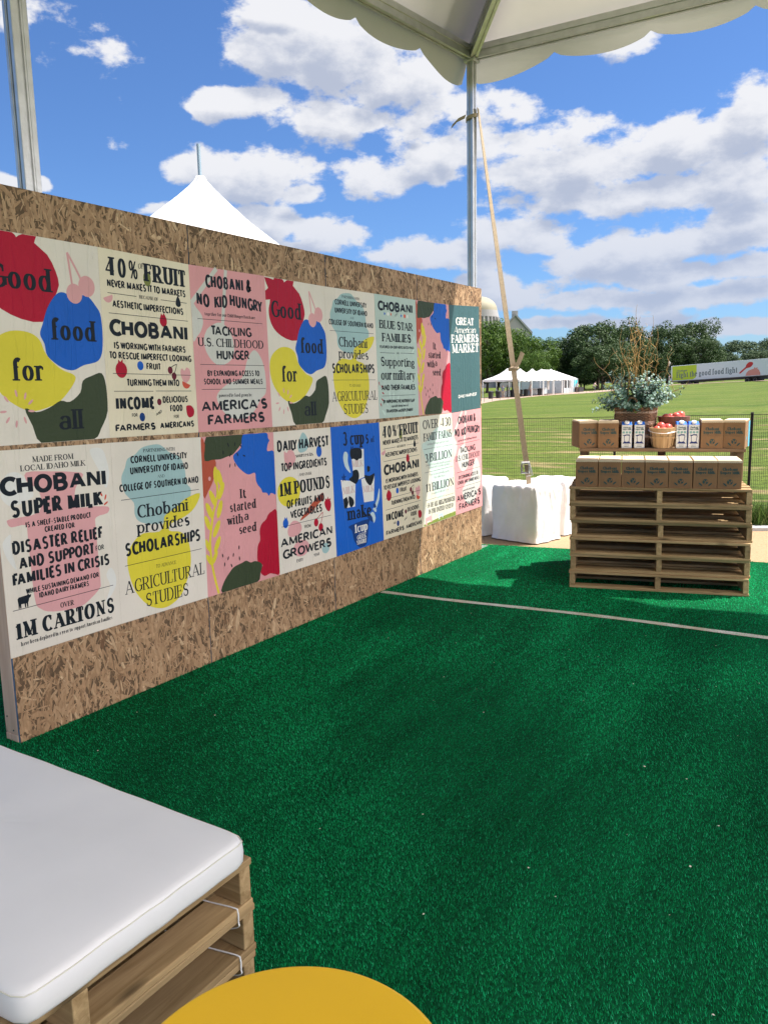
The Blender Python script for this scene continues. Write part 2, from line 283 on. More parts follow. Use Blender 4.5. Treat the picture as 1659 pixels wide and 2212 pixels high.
# ------------------------------------------------------------------ mesh helpers
class MB:
    def __init__(s): s.v = []; s.f = []; s.m = []
    def poly(s, pts, m=0):
        i = len(s.v); s.v.extend(map(tuple, pts)); s.f.append(tuple(range(i, i+len(pts)))); s.m.append(m)
    def grid(s, rows, m=0, close=False):
        i = len(s.v); w = len(rows[0])
        for r in rows: s.v.extend(map(tuple, r))
        for a in range(len(rows)-1):
            for b in range(w if close else w-1):
                c = (b+1) % w
                s.f.append((i+a*w+b, i+a*w+c, i+(a+1)*w+c, i+(a+1)*w+b)); s.m.append(m)
    def box(s, x0, x1, y0, y1, z0, z1, m=0, T=None):
        p = [(x0,y0,z0),(x1,y0,z0),(x1,y1,z0),(x0,y1,z0),(x0,y0,z1),(x1,y0,z1),(x1,y1,z1),(x0,y1,z1)]
        if T is not None: p = [tuple(T @ Vector(q)) for q in p]
        i = len(s.v); s.v += p
        for f in ((0,3,2,1),(4,5,6,7),(0,1,5,4),(1,2,6,5),(2,3,7,6),(3,0,4,7)): s.f.append(tuple(i+k for k in f)); s.m.append(m)
    def tube(s, pts, rad, n=8, m=0, cap=True):
        pts = [Vector(p) for p in pts]; rad = rad if hasattr(rad, '__len__') else [rad]*len(pts)
        rows = []; up = None
        for k, p in enumerate(pts):
            d = (pts[min(k+1, len(pts)-1)]-pts[max(k-1, 0)]).normalized()
            if up is None: up = d.orthogonal().normalized()
            up = (up-d*up.dot(d)).normalized(); sd = d.cross(up)
            rows.append([p+(up*math.cos(a)+sd*math.sin(a))*rad[k] for a in [2*math.pi*j/n for j in range(n)]])
        s.grid(rows, m, True)
        if cap: s.poly(rows[0][::-1], m); s.poly(rows[-1], m)
    def lathe(s, prof, n=32, m=0, c=(0, 0, 0), ms=None):
        rows = [[(c[0]+r*math.cos(2*math.pi*j/n), c[1]+r*math.sin(2*math.pi*j/n), c[2]+z) for j in range(n)] for r, z in prof]
        if ms is None: s.grid(rows, m, True)
        else:
            for k in range(len(rows)-1): s.grid(rows[k:k+2], ms[k], True)
        s.poly(rows[0][::-1], m if ms is None else ms[0]); s.poly(rows[-1], m if ms is None else ms[-1])
    def prism(s, pts, a, b, m=0):
        """outline pts as functions a(p) and b(p) -> 3D bottom / top"""
        A = [a(p) for p in pts]; B = [b(p) for p in pts]
        s.poly(A[::-1], m); s.poly(B, m)
        for k in range(len(pts)):
            j = (k+1) % len(pts); s.poly([A[k], A[j], B[j], B[k]], m)
    def build(s, name, mats, parent=None, smooth=False, bevel=0, seg=2, weld=False):
        me = bpy.data.meshes.new(name); me.from_pydata(s.v, [], s.f)
        mats = mats if isinstance(mats, (list, tuple)) else [mats]
        for m in mats: me.materials.append(M[m] if isinstance(m, str) else m)
        if len(mats) > 1: me.polygons.foreach_set('material_index', s.m)
        if weld or bevel:
            b = bmesh.new(); b.from_mesh(me); bmesh.ops.remove_doubles(b, verts=b.verts, dist=1e-5); b.to_mesh(me); b.free()
        if smooth: me.polygons.foreach_set('use_smooth', [True]*len(me.polygons))
        o = bpy.data.objects.new(name, me); COL.objects.link(o)
        if parent: o.parent = parent
        if bevel:
            md = o.modifiers.new('Bevel', 'BEVEL'); md.width = bevel; md.segments = seg; md.limit_method = 'ANGLE'; md.angle_limit = R(40)
        return o
def np_mesh(name, verts, faces_n, mats, parent=None):
    """verts (k*n,3): k separate faces of n corners each"""
    k = len(verts)//faces_n; me = bpy.data.meshes.new(name)
    me.vertices.add(len(verts)); me.vertices.foreach_set('co', np.asarray(verts, np.float32).ravel())
    me.loops.add(len(verts)); me.loops.foreach_set('vertex_index', np.arange(len(verts), dtype=np.int32))
    me.polygons.add(k); me.polygons.foreach_set('loop_start', np.arange(0, len(verts), faces_n, dtype=np.int32))
    me.materials.append(M[mats]); me.update(calc_edges=True)
    o = bpy.data.objects.new(name, me); COL.objects.link(o)
    if parent: o.parent = parent
    return o
def tag(o, label=None, cat=None, group=None, kind=None):
    if label: o['label'] = label
    if cat: o['category'] = cat
    if group: o['group'] = group
    if kind: o['kind'] = kind
    return o
def thing(name, label, cat, loc=(0, 0, 0), rz=0, group=None):
    o = bpy.data.objects.new(name, None); COL.objects.link(o); o.location = loc; o.rotation_euler = (0, 0, rz); o.empty_display_size = .1
    return tag(o, label, cat, group)
def dup(root, loc, rot, label=None, group=None, scale=None):
    def cp(o, par):
        c = o.copy(); COL.objects.link(c)
        if par: c.parent = par
        for ch in o.children: cp(ch, c)
        return c
    r = cp(root, None); r.location = loc; r.rotation_euler = rot if hasattr(rot, '__len__') else (0, 0, rot)
    if scale: r.scale = scale
    if label: r['label'] = label
    if group: r['group'] = group
    return r
def smooth_closed(pts, n=5):
    p = np.array(pts, float); k = len(p); out = []
    for i in range(k):
        a, b, c, d = p[i-1], p[i], p[(i+1) % k], p[(i+2) % k]
        for t in np.arange(n)/n:
            out.append(.5*((2*b)+(-a+c)*t+(2*a-5*b+4*c-d)*t*t+(-a+3*b-3*c+d)*t**3))
    return [tuple(q) for q in out]
def smooth_open(pts, n=6):
    p = [np.array(q, float) for q in pts]; p = [2*p[0]-p[1]]+p+[2*p[-1]-p[-2]]; out = []
    for i in range(1, len(p)-2):
        a, b, c, d = p[i-1:i+3]
        for t in np.arange(n)/n:
            out.append(.5*((2*b)+(-a+c)*t+(2*a-5*b+4*c-d)*t*t+(-a+3*b-3*c+d)*t**3))
    out.append(p[-2]); return [tuple(q) for q in out]

# ------------------------------------------------------------------ lettering: pen strokes with optional serifs
def A(cx, cy, rx, ry, a0, a1, n=14):
    return [(cx+rx*math.cos(R(a0+(a1-a0)*i/n)), cy+ry*math.sin(R(a0+(a1-a0)*i/n))) for i in range(n+1)]
X = .68
def stem(x, y0=0, y1=1, s='ab'): return ([(x, y0), (x, y1)], 'T', s)
def bar(x0, x1, y): return ([(x0, y), (x1, y)], 't', '')
def tick(x, y0, y1): return ([(x, y0), (x, y1)], 'S', '')
G = {
'A': (.76, [([(0,0),(.36,1)],'t','a'), ([(.37,1),(.76,0)],'T','b'), bar(.14,.6,.32)]),
'B': (.57, [stem(0), ([(0,1)]+A(.28,.765,.24,.235,90,-90)+[(0,.53)],'n',''), ([(0,.53)]+A(.3,.265,.27,.265,90,-90)+[(0,0)],'n','')]),
'C': (.66, [(A(.4,.5,.4,.5,48,312,22),'n',''), tick(.66,.93,.68)]),
'D': (.64, [stem(0), ([(0,1)]+A(.25,.5,.39,.5,90,-90,20)+[(0,0)],'n','')]),
'E': (.5, [stem(0), bar(0,.48,1), bar(0,.4,.52), bar(0,.5,0), tick(.48,1,.76), tick(.5,0,.26), tick(.4,.42,.63)]),
'F': (.48, [stem(0), bar(0,.48,1), bar(0,.38,.5), tick(.48,1,.74), tick(.38,.39,.61)]),
'G': (.72, [(A(.4,.5,.4,.5,48,330,22),'n',''), ([(.72,.44),(.72,.08)],'T','a'), bar(.46,.72,.44), tick(.66,.93,.68)]),
'H': (.6, [stem(0), stem(.6), bar(0,.6,.51)]),
'I': (0, [stem(0)]),
'J': (.36, [([(.36,1),(.36,.25)]+A(.18,.22,.18,.22,0,-170),'T','a')]),
'K': (.62, [stem(0), ([(.57,1),(0,.42)],'t','a'), ([(.18,.6),(.62,0)],'T','b')]),
'L': (.48, [stem(0), bar(0,.48,0), tick(.48,0,.28)]),
'M': (.82, [([(0,0),(.02,1)],'t','ab'), ([(.02,1),(.41,.04)],'T',''), ([(.41,.04),(.8,1)],'t',''), ([(.8,1),(.82,0)],'T','ab')]),
'N': (.62, [([(0,0),(0,1)],'t','ab'), ([(0,1),(.62,0)],'T',''), ([(.62,1),(.62,0)],'t','a')]),
'O': (.76, [(A(.38,.5,.38,.5,0,360,28),'n','')]),
'P': (.54, [stem(0), ([(0,1)]+A(.28,.735,.26,.265,90,-90)+[(0,.47)],'n','')]),
'Q': (.76, [(A(.38,.5,.38,.5,0,360,28),'n',''), ([(.42,.22),(.78,-.12)],'T','')]),
'R': (.6, [stem(0), ([(0,1)]+A(.27,.745,.25,.255,90,-90)+[(0,.49)],'n',''), ([(.24,.49),(.6,0)],'T','b')]),
'S': (.52, [(A(.27,.75,.245,.25,35,265,14)+A(.26,.255,.26,.255,85,-145,14),'m',''), tick(.49,.97,.74), tick(.03,.03,.27)]),
'T': (.6, [stem(.3,0,1,'a'), bar(0,.6,1), tick(0,1,.74), tick(.6,1,.74)]),
'U': (.6, [([(0,1),(0,.3)]+A(.3,.3,.3,.3,180,360)+[(.6,1)],'n','ab')]),
'V': (.7, [([(0,1),(.35,0)],'T','a'), ([(.35,0),(.7,1)],'t','b')]),
'W': (1.02, [([(0,1),(.27,0)],'T','a'), ([(.27,0),(.51,1)],'t',''), ([(.51,1),(.77,0)],'T',''), ([(.77,0),(1.02,1)],'t','b')]),
'X': (.66, [([(0,1),(.66,0)],'T','ab'), ([(.62,1),(.02,0)],'t','ab')]),
'Y': (.68, [([(0,1),(.34,.45)],'T','a'), ([(.68,1),(.34,.45)],'t','a'), ([(.34,.5),(.34,0)],'T','b')]),
'Z': (.56, [bar(0,.54,1), ([(.54,1),(.02,0)],'T',''), bar(0,.56,0), tick(.02,1,.76), tick(.56,0,.26)]),
'&': (.72, [(smooth_open([(.72,.02),(.45,.32),(.2,.66),(.18,.86),(.31,1),(.45,.88),(.38,.68),(.1,.42),(.02,.22),(.14,.02),(.36,.02),(.56,.22),(.64,.46)]),'m','')]),
'0': (.56, [(A(.28,.5,.28,.5,0,360,26),'n','')]),
'1': (.24, [stem(.2,0,1,'a'), ([(.2,.98),(.1,.88),(-.06,.80)],'t','')]),
'2': (.5, [(A(.24,.73,.22,.27,165,-20)+[(.03,.06)],'m',''), bar(0,.5,0)]),
'3': (.48, [(A(.22,.75,.2,.25,150,-80),'n',''), (A(.22,.26,.25,.27,80,-150),'n','')]),
'4': (.84, [stem(.6,0,1,'b'), ([(.56,.98),(.0,.28)],'t',''), ([(-.06,.27),(.84,.27)],'t','')]),
'5': (.5, [bar(.08,.46,1), ([(.08,1),(.06,.55)],'t',''), (A(.22,.31,.26,.31,130,-145),'n','')]),
'%': (.8, [(A(.16,.74,.15,.26,0,360,18),'n',''), (A(.64,.26,.15,.26,0,360,18),'n',''), ([(.14,-.02),(.66,1.02)],'t','')]),
"'": (.0, [([(0,1.02),(-.02,.76)],'T','')]),
'.': (.0, [([(0,0),(0,.13)],'T','')]), '!': (.0, [([(0,0),(0,.12)],'T',''), ([(0,1),(0,.26)],'T','')]),
'-': (.3, [bar(0,.3,.42)]), '~': (.4, [([(0,.4),(.12,.52),(.28,.4),(.4,.5)],'t','')]),
'a': (.4, [([(.04,.53)]+A(.22,.47,.18,.21,150,0,8)+[(.4,.0)],'n',''), (A(.21,.19,.2,.19,0,360,16),'n','')]),
'b': (.5, [stem(0,0,1.02,'b'), (A(.25,X/2,.25,X/2,0,360,20),'n','')]),
'c': (.42, [(A(.25,X/2,.25,X/2,48,312,16),'n','')]),
'd': (.5, [stem(.5,0,1.02,'ab'), (A(.25,X/2,.25,X/2,0,360,20),'n','')]),
'e': (.48, [bar(.02,.48,.37), (A(.24,X/2,.24,X/2,5,315,18),'n','')]),
'f': (.34, [([(.12,0),(.12,.8)]+A(.3,.82,.18,.19,180,45,6),'T','a'), bar(0,.32,.64)]),
'g': (.46, [(A(.22,.45,.2,.22,0,360,18),'n',''), (smooth_open([(.14,.24),(.06,.14),(.16,.06),(.4,.03),(.46,-.1),(.36,-.24),(.14,-.25),(.0,-.15),(.1,.02)]),'n',''), bar(.36,.5,.64)]),
'h': (.48, [stem(0,0,1.02), ([(0,.42)]+A(.24,.44,.24,.24,165,0)+[(.48,0)],'n','b')]),
'i': (0, [stem(0,0,X), ([(0,.86),(0,1.0)],'T','')]),
'j': (.1, [([(.1,X),(.1,-.2),(0,-.28)],'T','a'), ([(.1,.86),(.1,1.0)],'T','')]),
'k': (.48, [stem(0,0,1.02), ([(.44,X),(0,.28)],'t','a'), ([(.16,.42),(.48,0)],'T','b')]),
'l': (0, [stem(0,0,1.02)]),
'm': (.84, [stem(0,0,X), ([(0,.42)]+A(.21,.44,.21,.24,165,0)+[(.42,0)],'n','b'), ([(.42,.42)]+A(.63,.44,.21,.24,165,0)+[(.84,0)],'n','b')]),
'n': (.46, [stem(0,0,X), ([(0,.42)]+A(.23,.44,.23,.24,165,0)+[(.46,0)],'n','b')]),
'o': (.5, [(A(.25,X/2,.25,X/2,0,360,22),'n','')]),
'p': (.5, [stem(0,-.28,X,'ab'), (A(.25,X/2,.25,X/2,0,360,20),'n','')]),
'q': (.5, [stem(.5,-.28,X,'a'), (A(.25,X/2,.25,X/2,0,360,20),'n','')]),
'r': (.3, [stem(0,0,X), ([(0,.40)]+A(.2,.45,.2,.21,165,55,7)+[(.34,.52)],'m','')]),
's': (.36, [(A(.19,.51,.165,.17,40,265,10)+A(.18,.175,.18,.175,85,-145,10),'m','')]),
't': (.3, [([(.1,.9),(.1,.16)]+A(.24,.16,.14,.16,180,300,6),'T',''), bar(0,.28,.64)]),
'u': (.46, [([(0,X),(0,.24)]+A(.22,.24,.22,.24,180,340)+[(.46,.4)],'n','a'), stem(.46,0,X,'b')]),
'v': (.46, [([(0,X),(.23,0)],'T','a'), ([(.23,0),(.46,X)],'t','b')]),
'w': (.72, [([(0,X),(.19,0)],'T','a'), ([(.19,0),(.36,X)],'t',''), ([(.36,X),(.54,0)],'T',''), ([(.54,0),(.72,X)],'t','b')]),
'x': (.46, [([(0,X),(.46,0)],'T','ab'), ([(.44,X),(.02,0)],'t','ab')]),
'y': (.46, [([(0,X),(.23,0)],'T','a'), ([(.46,X),(.18,-.16),(.02,-.26)],'t','a')]),
'z': (.4, [bar(0,.38,X), ([(.38,X),(.02,0)],'T',''), bar(0,.4,0)]),
}
STY = dict(serifM=(.155, .07, .07, 1), serifB=(.27, .095, .05, 1), serif=(.21, .075, .06, 1), serifL=(.13, .055, .07, 1), sansX=(.29, .23, .06, 0), sansB=(.235, .20, .065, 0), sans=(.175, .15, .09, 0))
def write(mb, to3d, txt, sty, x0, x1, y0, y1, h, m=0, lev=0):
    """txt between x0 and x1 on a baseline from y0 to y1 (y down), cap height h; to3d(x, y, level)"""
    T, t, gap, serif = STY[sty]
    W = abs(x1-x0)/h; sg = 1 if x1 >= x0 else -1
    sw = sum(G[c][0] for c in txt if c != ' '); nl = sum(c != ' ' for c in txt); ns = txt.count(' ')
    if serif: gap = gap+.05
    trim = lambda c: (c in 'TZJVWY', c in 'CEFGKLPTVWYZ2357rtfcszkvwy')
    kern = {'FA': .2, 'PA': .2, 'LT': .2, 'TA': .22, 'AT': .22, 'AV': .2, 'VA': .2, 'AY': .2, 'LY': .25, 'RT': .08, 'TY': 0, 'WA': .14, 'AW': .14, 'RY': .1, 'KA': .05, 'TO': .08}
    kn = sum(kern.get(txt[i:i+2], 0) for i in range(len(txt)-1))*(.6 if serif else .8)
    ntr = sum(sum(trim(c)) for c in txt if c != ' ')
    tf = .3 if serif else .42
    for _ in range(12):
        xs = (W-nl*(T+gap)+ntr*tf*T+kn+gap-ns*(.22*W/max(1, len(txt))*2))/max(sw, .01)
        if xs > (.50 if serif else .54) or sw < .05: break
        T *= .94; t *= .96; gap *= .92
    sp = .22*W/max(1, len(txt))*2
    if xs > 1.15 and sw > .05:
        ex = (xs-1.15)*sw*.5/max(nl, 1); T += min(ex, .06); gap += min(ex*.5, .05); xs = (W-nl*(T+gap)+ntr*tf*T+kn+gap-ns*sp)/sw
    xs = max(.25, min(xs, 1.6)); pen = 0.; k = 0
    tot = xs*sw+nl*(T+gap)-ntr*tf*T-kn-gap+ns*sp; pen = (W-tot)/2
    def P(x, y):
        f = (x*h)/(abs(x1-x0)) if abs(x1-x0) > 0 else 0
        return x0+sg*x*h, y0+(y1-y0)*f-y*h
    for ci, c in enumerate(txt):
        if c == ' ': pen += sp; continue
        w, strokes = G[c]; lt_, rt_ = trim(c); pen -= lt_*tf*T; ox = pen+T/2
        for pts, mode, sf in strokes:
            if mode == 'S' and not serif: continue
            q = [(ox+x*xs, t/2+y*(1-t)) for x, y in pts]; n = len(q)
            L_, R_ = [], []; k += 1; lv = lev+.02*(k % 7); T0 = T
            if mode in 'nm': T = min(T, .60*(max(p[0] for p in q)-min(p[0] for p in q)))
            t_ = min(t, T*.9) if mode in 'nm' else t
            for i in range(n):
                a = q[max(i-1, 0)]; b = q[min(i+1, n-1)]
                if mode != 'T' and n > 6 and math.hypot(q[0][0]-q[-1][0], q[0][1]-q[-1][1]) < 1e-6 and i in (0, n-1): a, b = q[-2], q[1]
                dx, dy = b[0]-a[0], b[1]-a[1]; l = math.hypot(dx, dy) or 1; dx /= l; dy /= l
                if mode == 'T': wd = T
                elif mode in 't': wd = t
                elif mode == 'S': wd = t*1.15
                elif mode == 'm': wd = t_*1.1+(T-t_*1.1)*math.sin(math.pi*min(1, max(0, i/(n-1))))**.7
                else: wd = t_+(T-t_)*abs(dy)**1.3
                nx, ny = -dy*wd/2, dx*wd/2
                if mode in 'Tt' and n == 2 and abs(dy) > .05 and abs(dx) > .02: nx, ny = -wd/2*(1+.0*abs(dx)), 0     # slanted stems cut level
                L_.append(P(q[i][0]+nx, q[i][1]+ny)); R_.append(P(q[i][0]-nx, q[i][1]-ny))
            mb.grid([[to3d(*p, lv) for p in L_], [to3d(*p, lv) for p in R_]], m); T = T0
            if serif:
                for fl, i in (('a', 0), ('b', n-1)):
                    if fl in sf:
                        x, y = q[i]; hw = (T if mode != 't' else t)/2+.085; th = t*.95
                        yy = y-th/2 if abs(y-t/2) > .001 or True else y
                        mb.poly([to3d(*P(x-hw, y-th/2), lv+.15), to3d(*P(x+hw, y-th/2), lv+.15), to3d(*P(x+hw, y+th/2), lv+.15), to3d(*P(x-hw, y+th/2), lv+.15)], m)
        pen += w*xs+T+gap-rt_*tf*T-kern.get(txt[ci:ci+2], 0)*(.6 if serif else .8)
def rule(mb, to3d, x0, x1, y, th=.5, m=0, lev=0):
    mb.poly([to3d(x0, y-th/2, lev), to3d(x1, y-th/2, lev), to3d(x1, y+th/2, lev), to3d(x0, y+th/2, lev)], m)

# ------------------------------------------------------------------ ground, path, turf
EDGE = [(1039,870.6,85),(1171,855,115),(1289,848,125),(1451,831.7,135),(1659,821.7,130)]
EP = [at_depth(*q) for q in EDGE]
EAZ = np.array([math.atan2(p[0]-CAMP[0], p[1]-CAMP[1]) for p in EP]); ER = np.array([math.hypot(p[0]-CAMP[0], p[1]-CAMP[1]) for p in EP]); EZ = np.array([p[2] for p in EP])
def edge_at(az):
    return np.interp(az, EAZ, ER, left=82, right=125), np.interp(az, np.append(EAZ, [EAZ[-1]+.6, EAZ[-1]+1.4]), np.append(EZ, [1.9, 0]), left=-.27)
def ground_z(x, y):
    az = np.arctan2(x-CAMP[0], y-CAMP[1]); r = np.hypot(x-CAMP[0], y-CAMP[1]); re, ze = edge_at(az)
    s = np.clip((r-12)/(re-12), 0, 1)
    return ze*s**1.25+np.clip(r-re, 0, 400)*.004
def field_ground():
    azs = np.concatenate([np.linspace(-math.pi, -.9, 30, endpoint=False), np.linspace(-.9, .3, 90, endpoint=False), np.linspace(.3, math.pi, 30)])
    rs = np.concatenate([[.01, 3, 6, 9], np.geomspace(11, 400, 60), [700, 1500, 3500]])
    mb = MB(); rows = []
    for r in rs:
        x = CAMP[0]+r*np.sin(azs); y = CAMP[1]+r*np.cos(azs); z = ground_z(x, y) if r > 11 else 0*x
        rows.append(np.stack([x, y, z], 1))
    mb.grid(rows[::-1], 0)
    m, N, L, P = new_mat('lawn_grass'); P.inputs['Roughness'].default_value = .9; P.inputs['Specular IOR Level'].default_value = .15
    ge = N.new('ShaderNodeNewGeometry')
    def noise(scale, det, st=(1, 1, 1), rot=0):
        mp = N.new('ShaderNodeMapping'); mp.inputs['Scale'].default_value = st; mp.inputs['Rotation'].default_value = (0, 0, rot); L.new(ge.outputs['Position'], mp.inputs[0])
        n = N.new('ShaderNodeTexNoise'); n.inputs['Scale'].default_value = scale; n.inputs['Detail'].default_value = det; L.new(mp.outputs[0], n.inputs['Vector']); return n.outputs[0]
    def ramp(v, a, b, ca, cb):
        cr = N.new('ShaderNodeValToRGB'); e = cr.color_ramp.elements; e[0].position = a; e[1].position = b; e[0].color = (*ca, 1); e[1].color = (*cb, 1); L.new(v, cr.inputs[0]); return cr.outputs[0]
    def mix(f, a, b, bt='MIX'):
        n = N.new('ShaderNodeMix'); n.data_type = 'RGBA'; n.blend_type = bt
        if isinstance(f, float): n.inputs[0].default_value = f
        else: L.new(f, n.inputs[0])
        L.new(a, n.inputs[6]); L.new(b, n.inputs[7]); return n.outputs[2]
    base = ramp(noise(.09, 5, (1, 2.4, 1), R(-28)), .3, .7, (.056, .098, .011), (.108, .142, .022))
    fine = ramp(noise(9, 5), .3, .72, (.55, .55, .55), (1.3, 1.3, 1.25))
    c = mix(1.0, base, fine, 'MULTIPLY')
    dry = ramp(noise(.55, 6, (1, 2.6, 1), R(-28)), .54, .68, (0, 0, 0), (1, 1, 1))
    near = N.new('ShaderNodeVectorMath'); near.operation = 'DISTANCE'; L.new(ge.outputs['Position'], near.inputs[0]); near.inputs[1].default_value = (1, 9, 0)
    nr = N.new('ShaderNodeMapRange'); L.new(near.outputs['Value'], nr.inputs[0]); nr.inputs[1].default_value = 8; nr.inputs[2].default_value = 40; nr.inputs[3].default_value = .85; nr.inputs[4].default_value = .25
    dm = N.new('ShaderNodeMath'); dm.operation = 'MULTIPLY'; L.new(dry, dm.inputs[0]); L.new(nr.outputs[0], dm.inputs[1])
    drc = ramp(noise(5, 4), .3, .7, (.21, .145, .07), (.33, .245, .135))
    c = mix(dm.outputs[0], c, drc)
    L.new(c, P.inputs['Base Color'])
    b = N.new('ShaderNodeBump'); b.inputs['Strength'].default_value = .8; b.inputs['Distance'].default_value = .05; L.new(noise(28, 4), b.inputs['Height']); L.new(b.outputs[0], P.inputs['Normal'])
    o = mb.build('grass_field', m, smooth=True); tag(o, kind='structure')
field_ground()
# gravel avenue beyond the lawn
def avenue():
    mb = MB(); rows = []
    azs = np.linspace(-.95, .2, 60)
    for w in (0, 6, 14, 26, 42):
        re, ze = edge_at(azs); wd = np.interp(azs, [-.6, -.2, -.1], [1, .35, .3]); r = re+w*wd
        x = CAMP[0]+r*np.sin(azs); y = CAMP[1]+r*np.cos(azs); rows.append(np.stack([x, y, ground_z(x, y)+.03], 1))
    mb.grid(rows[::-1], 0)
    M['avenue'] = mat('pink_gravel', (.30, .22, .17), .95, .1, .4)
    tag(mb.build('gravel_avenue', 'avenue', smooth=True), kind='structure')
avenue()
FA, FB = np.array([.204, 6.276]), np.array([2.007, 7.181])
FD = (FB-FA)/np.linalg.norm(FB-FA); FN = np.array([-FD[1], FD[0]])
def fpt(s, off=0): p = FA+FD*s+FN*off; return p
def strip_mesh(name, pts, z, m, kind='structure', n=1):
    mb = MB(); mb.poly([(x, y, z) for x, y in pts], 0); return tag(mb.build(name, m), kind=kind)
strip_mesh('sand_path', [tuple(fpt(-5, -.25)), (-4.2, 2), (7.5, 3.5), tuple(fpt(8, -.25))], .004, 'sand')
mbk = MB(); a, b = fpt(-5, -.25), fpt(8, -.25); c, d = fpt(8, -.12), fpt(-5, -.12)
mbk.prism([tuple(a), tuple(b), tuple(c), tuple(d)], lambda p: (*p, -.02), lambda p: (*p, .045))
tag(mbk.build('kerb_strip', 'kerb', bevel=.01), kind='structure')
TURF = [(-2.6, -5), (6.8, -5), (6.8, 5.95), (2.3, 5.40), (.78, 5.24), (-.10, 5.06), (-2.6, 4.85)]
def turf_mat():
    m, N, L, P = new_mat('green_turf_backing'); P.inputs['Roughness'].default_value = .8; P.inputs['Specular IOR Level'].default_value = .05
    ge = N.new('ShaderNodeNewGeometry')
    n = N.new('ShaderNodeTexNoise'); n.inputs['Scale'].default_value = 90; n.inputs['Detail'].default_value = 5; L.new(ge.outputs['Position'], n.inputs['Vector'])
    cr = N.new('ShaderNodeValToRGB'); cr.color_ramp.elements[0].position = .3; cr.color_ramp.elements[1].position = .75
    cr.color_ramp.elements[0].color = (.001, .034, .0115, 1); cr.color_ramp.elements[1].color = (.004, .105, .040, 1); L.new(n.outputs[0], cr.inputs[0]); L.new(cr.outputs[0], P.inputs['Base Color'])
    return m
M['turf'] = turf_mat()
mbt = MB(); mbt.prism(TURF, lambda p: (*p, .001), lambda p: (*p, .008)); tag(mbt.build('turf_mat', 'turf'), kind='structure')
M['blade'] = island_mat('turf_blade', [(0, (.003, .13, .034)), (.4, (.006, .245, .074)), (.8, (.011, .42, .145)), (.965, (.018, .54, .23)), (1, (.10, .6, .33))], .7, .03, .36)
def pile_wear_bands(m):  # light and dark lie of the brushed pile put into the colour, with wear
    N, L = m.node_tree.nodes, m.node_tree.links; P = N['Principled BSDF']; src = P.inputs['Base Color'].links[0].from_socket
    ge = N.new('ShaderNodeNewGeometry'); mp = N.new('ShaderNodeMapping'); mp.inputs['Scale'].default_value = (2.6, .45, 1); mp.inputs['Rotation'].default_value = (0, 0, R(12)); L.new(ge.outputs['Position'], mp.inputs[0])
    n = N.new('ShaderNodeTexNoise'); n.inputs['Scale'].default_value = 1.3; n.inputs['Detail'].default_value = 6; n.inputs['Roughness'].default_value = .65; L.new(mp.outputs[0], n.inputs['Vector'])
    mr = N.new('ShaderNodeMapRange'); L.new(n.outputs[0], mr.inputs[0]); mr.inputs[1].default_value = .32; mr.inputs[2].default_value = .70; mr.inputs[3].default_value = .72; mr.inputs[4].default_value = 1.38
    mm = N.new('ShaderNodeMix'); mm.data_type = 'RGBA'; mm.blend_type = 'MULTIPLY'; mm.inputs[0].default_value = 1; L.new(src, mm.inputs[6]); L.new(mr.outputs[0], mm.inputs[7]); L.new(mm.outputs[2], P.inputs['Base Color'])
pile_wear_bands(M['blade']); pile_wear_bands(M['turf'])
def turf_blades():
    pts = []
    poly = np.array(TURF)
    def inside(p):
        r = np.zeros(len(p), bool); j = len(poly)-1
        for i in range(len(poly)):
            a, b = poly[i], poly[j]
            c = ((a[1] > p[:, 1]) != (b[1] > p[:, 1])) & (p[:, 0] < (b[0]-a[0])*(p[:, 1]-a[1])/(b[1]-a[1]+1e-12)+a[0]); r ^= c; j = i
        return r
    n = 1150000
    p = np.stack([rng.uniform(-.9, 4.3, n), rng.uniform(-1.1, 5.9, n)], 1)
    d = np.hypot(p[:, 0]-CAMP[0], p[:, 1]-CAMP[1])
    keep = inside(p) & (rng.random(n) < np.clip(2.6/d, .3, 1.0)); p = p[keep]; d = d[keep]; n = len(p)
    # brushed in slowly turning directions, as rolled-out turf lies
    th = 2.2+1.3*np.sin(p[:, 0]*2.1+1.3*np.sin(p[:, 1]*1.1))+1.1*np.sin(p[:, 1]*2.7+p[:, 0])+rng.normal(0, .9, n)
    h = rng.uniform(.006, .0105, n); lean = rng.uniform(.2, 1.1, n)*h
    w = rng.uniform(.0008, .0014, n)*np.clip(d/2.6, 1, 2.4)
    base = np.column_stack([p, np.full(n, .007)])
    dr = np.column_stack([np.cos(th), np.sin(th), np.zeros(n)]); sd = np.column_stack([-np.sin(th+rng.normal(0, .5, n)), np.cos(th), np.zeros(n)])
    tip = base+dr*lean[:, None]; tip[:, 2] += h
    V = np.stack([base-sd*w[:, None], base+sd*w[:, None], tip], 1).reshape(-1, 3)
    tag(np_mesh('turf_blades', V, 3, 'blade'), kind='stuff')
turf_blades()
mb = MB(); pts = [(.02, 3.03), (.6, 3.06), (1.67, 3.17), (2.7, 3.20), (4.6, 3.27)]
rows = [[], []]
for i, (x, y) in enumerate(smooth_open(pts, 8)):
    wv = .030+.003*math.sin(i*1.7); rows[0].append((x, y-wv, .0125)); rows[1].append((x, y+wv, .0125))
mb.grid(rows, 0); tag(mb.build('seam_tape', 'tape'), 'worn beige seam tape laid straight across the green turf from the board wall', 'tape')
mb = MB()
for i in range(48):
    x, y = rng.uniform(0, 3.0), rng.uniform(-.5, 2.9); s = rng.uniform(.002, .005); a = rng.uniform(0, 6.28)
    if x < .15: continue
    mb.poly([(x+s*math.cos(a+k)*rng.uniform(.6, 1.2), y+s*math.sin(a+k)*rng.uniform(.6, 1.2), .017+.002*rng.random()) for k in (0, 1.4, 3, 4.6)])
tag(mb.build('paper_scraps', 'debris'), kind='stuff')

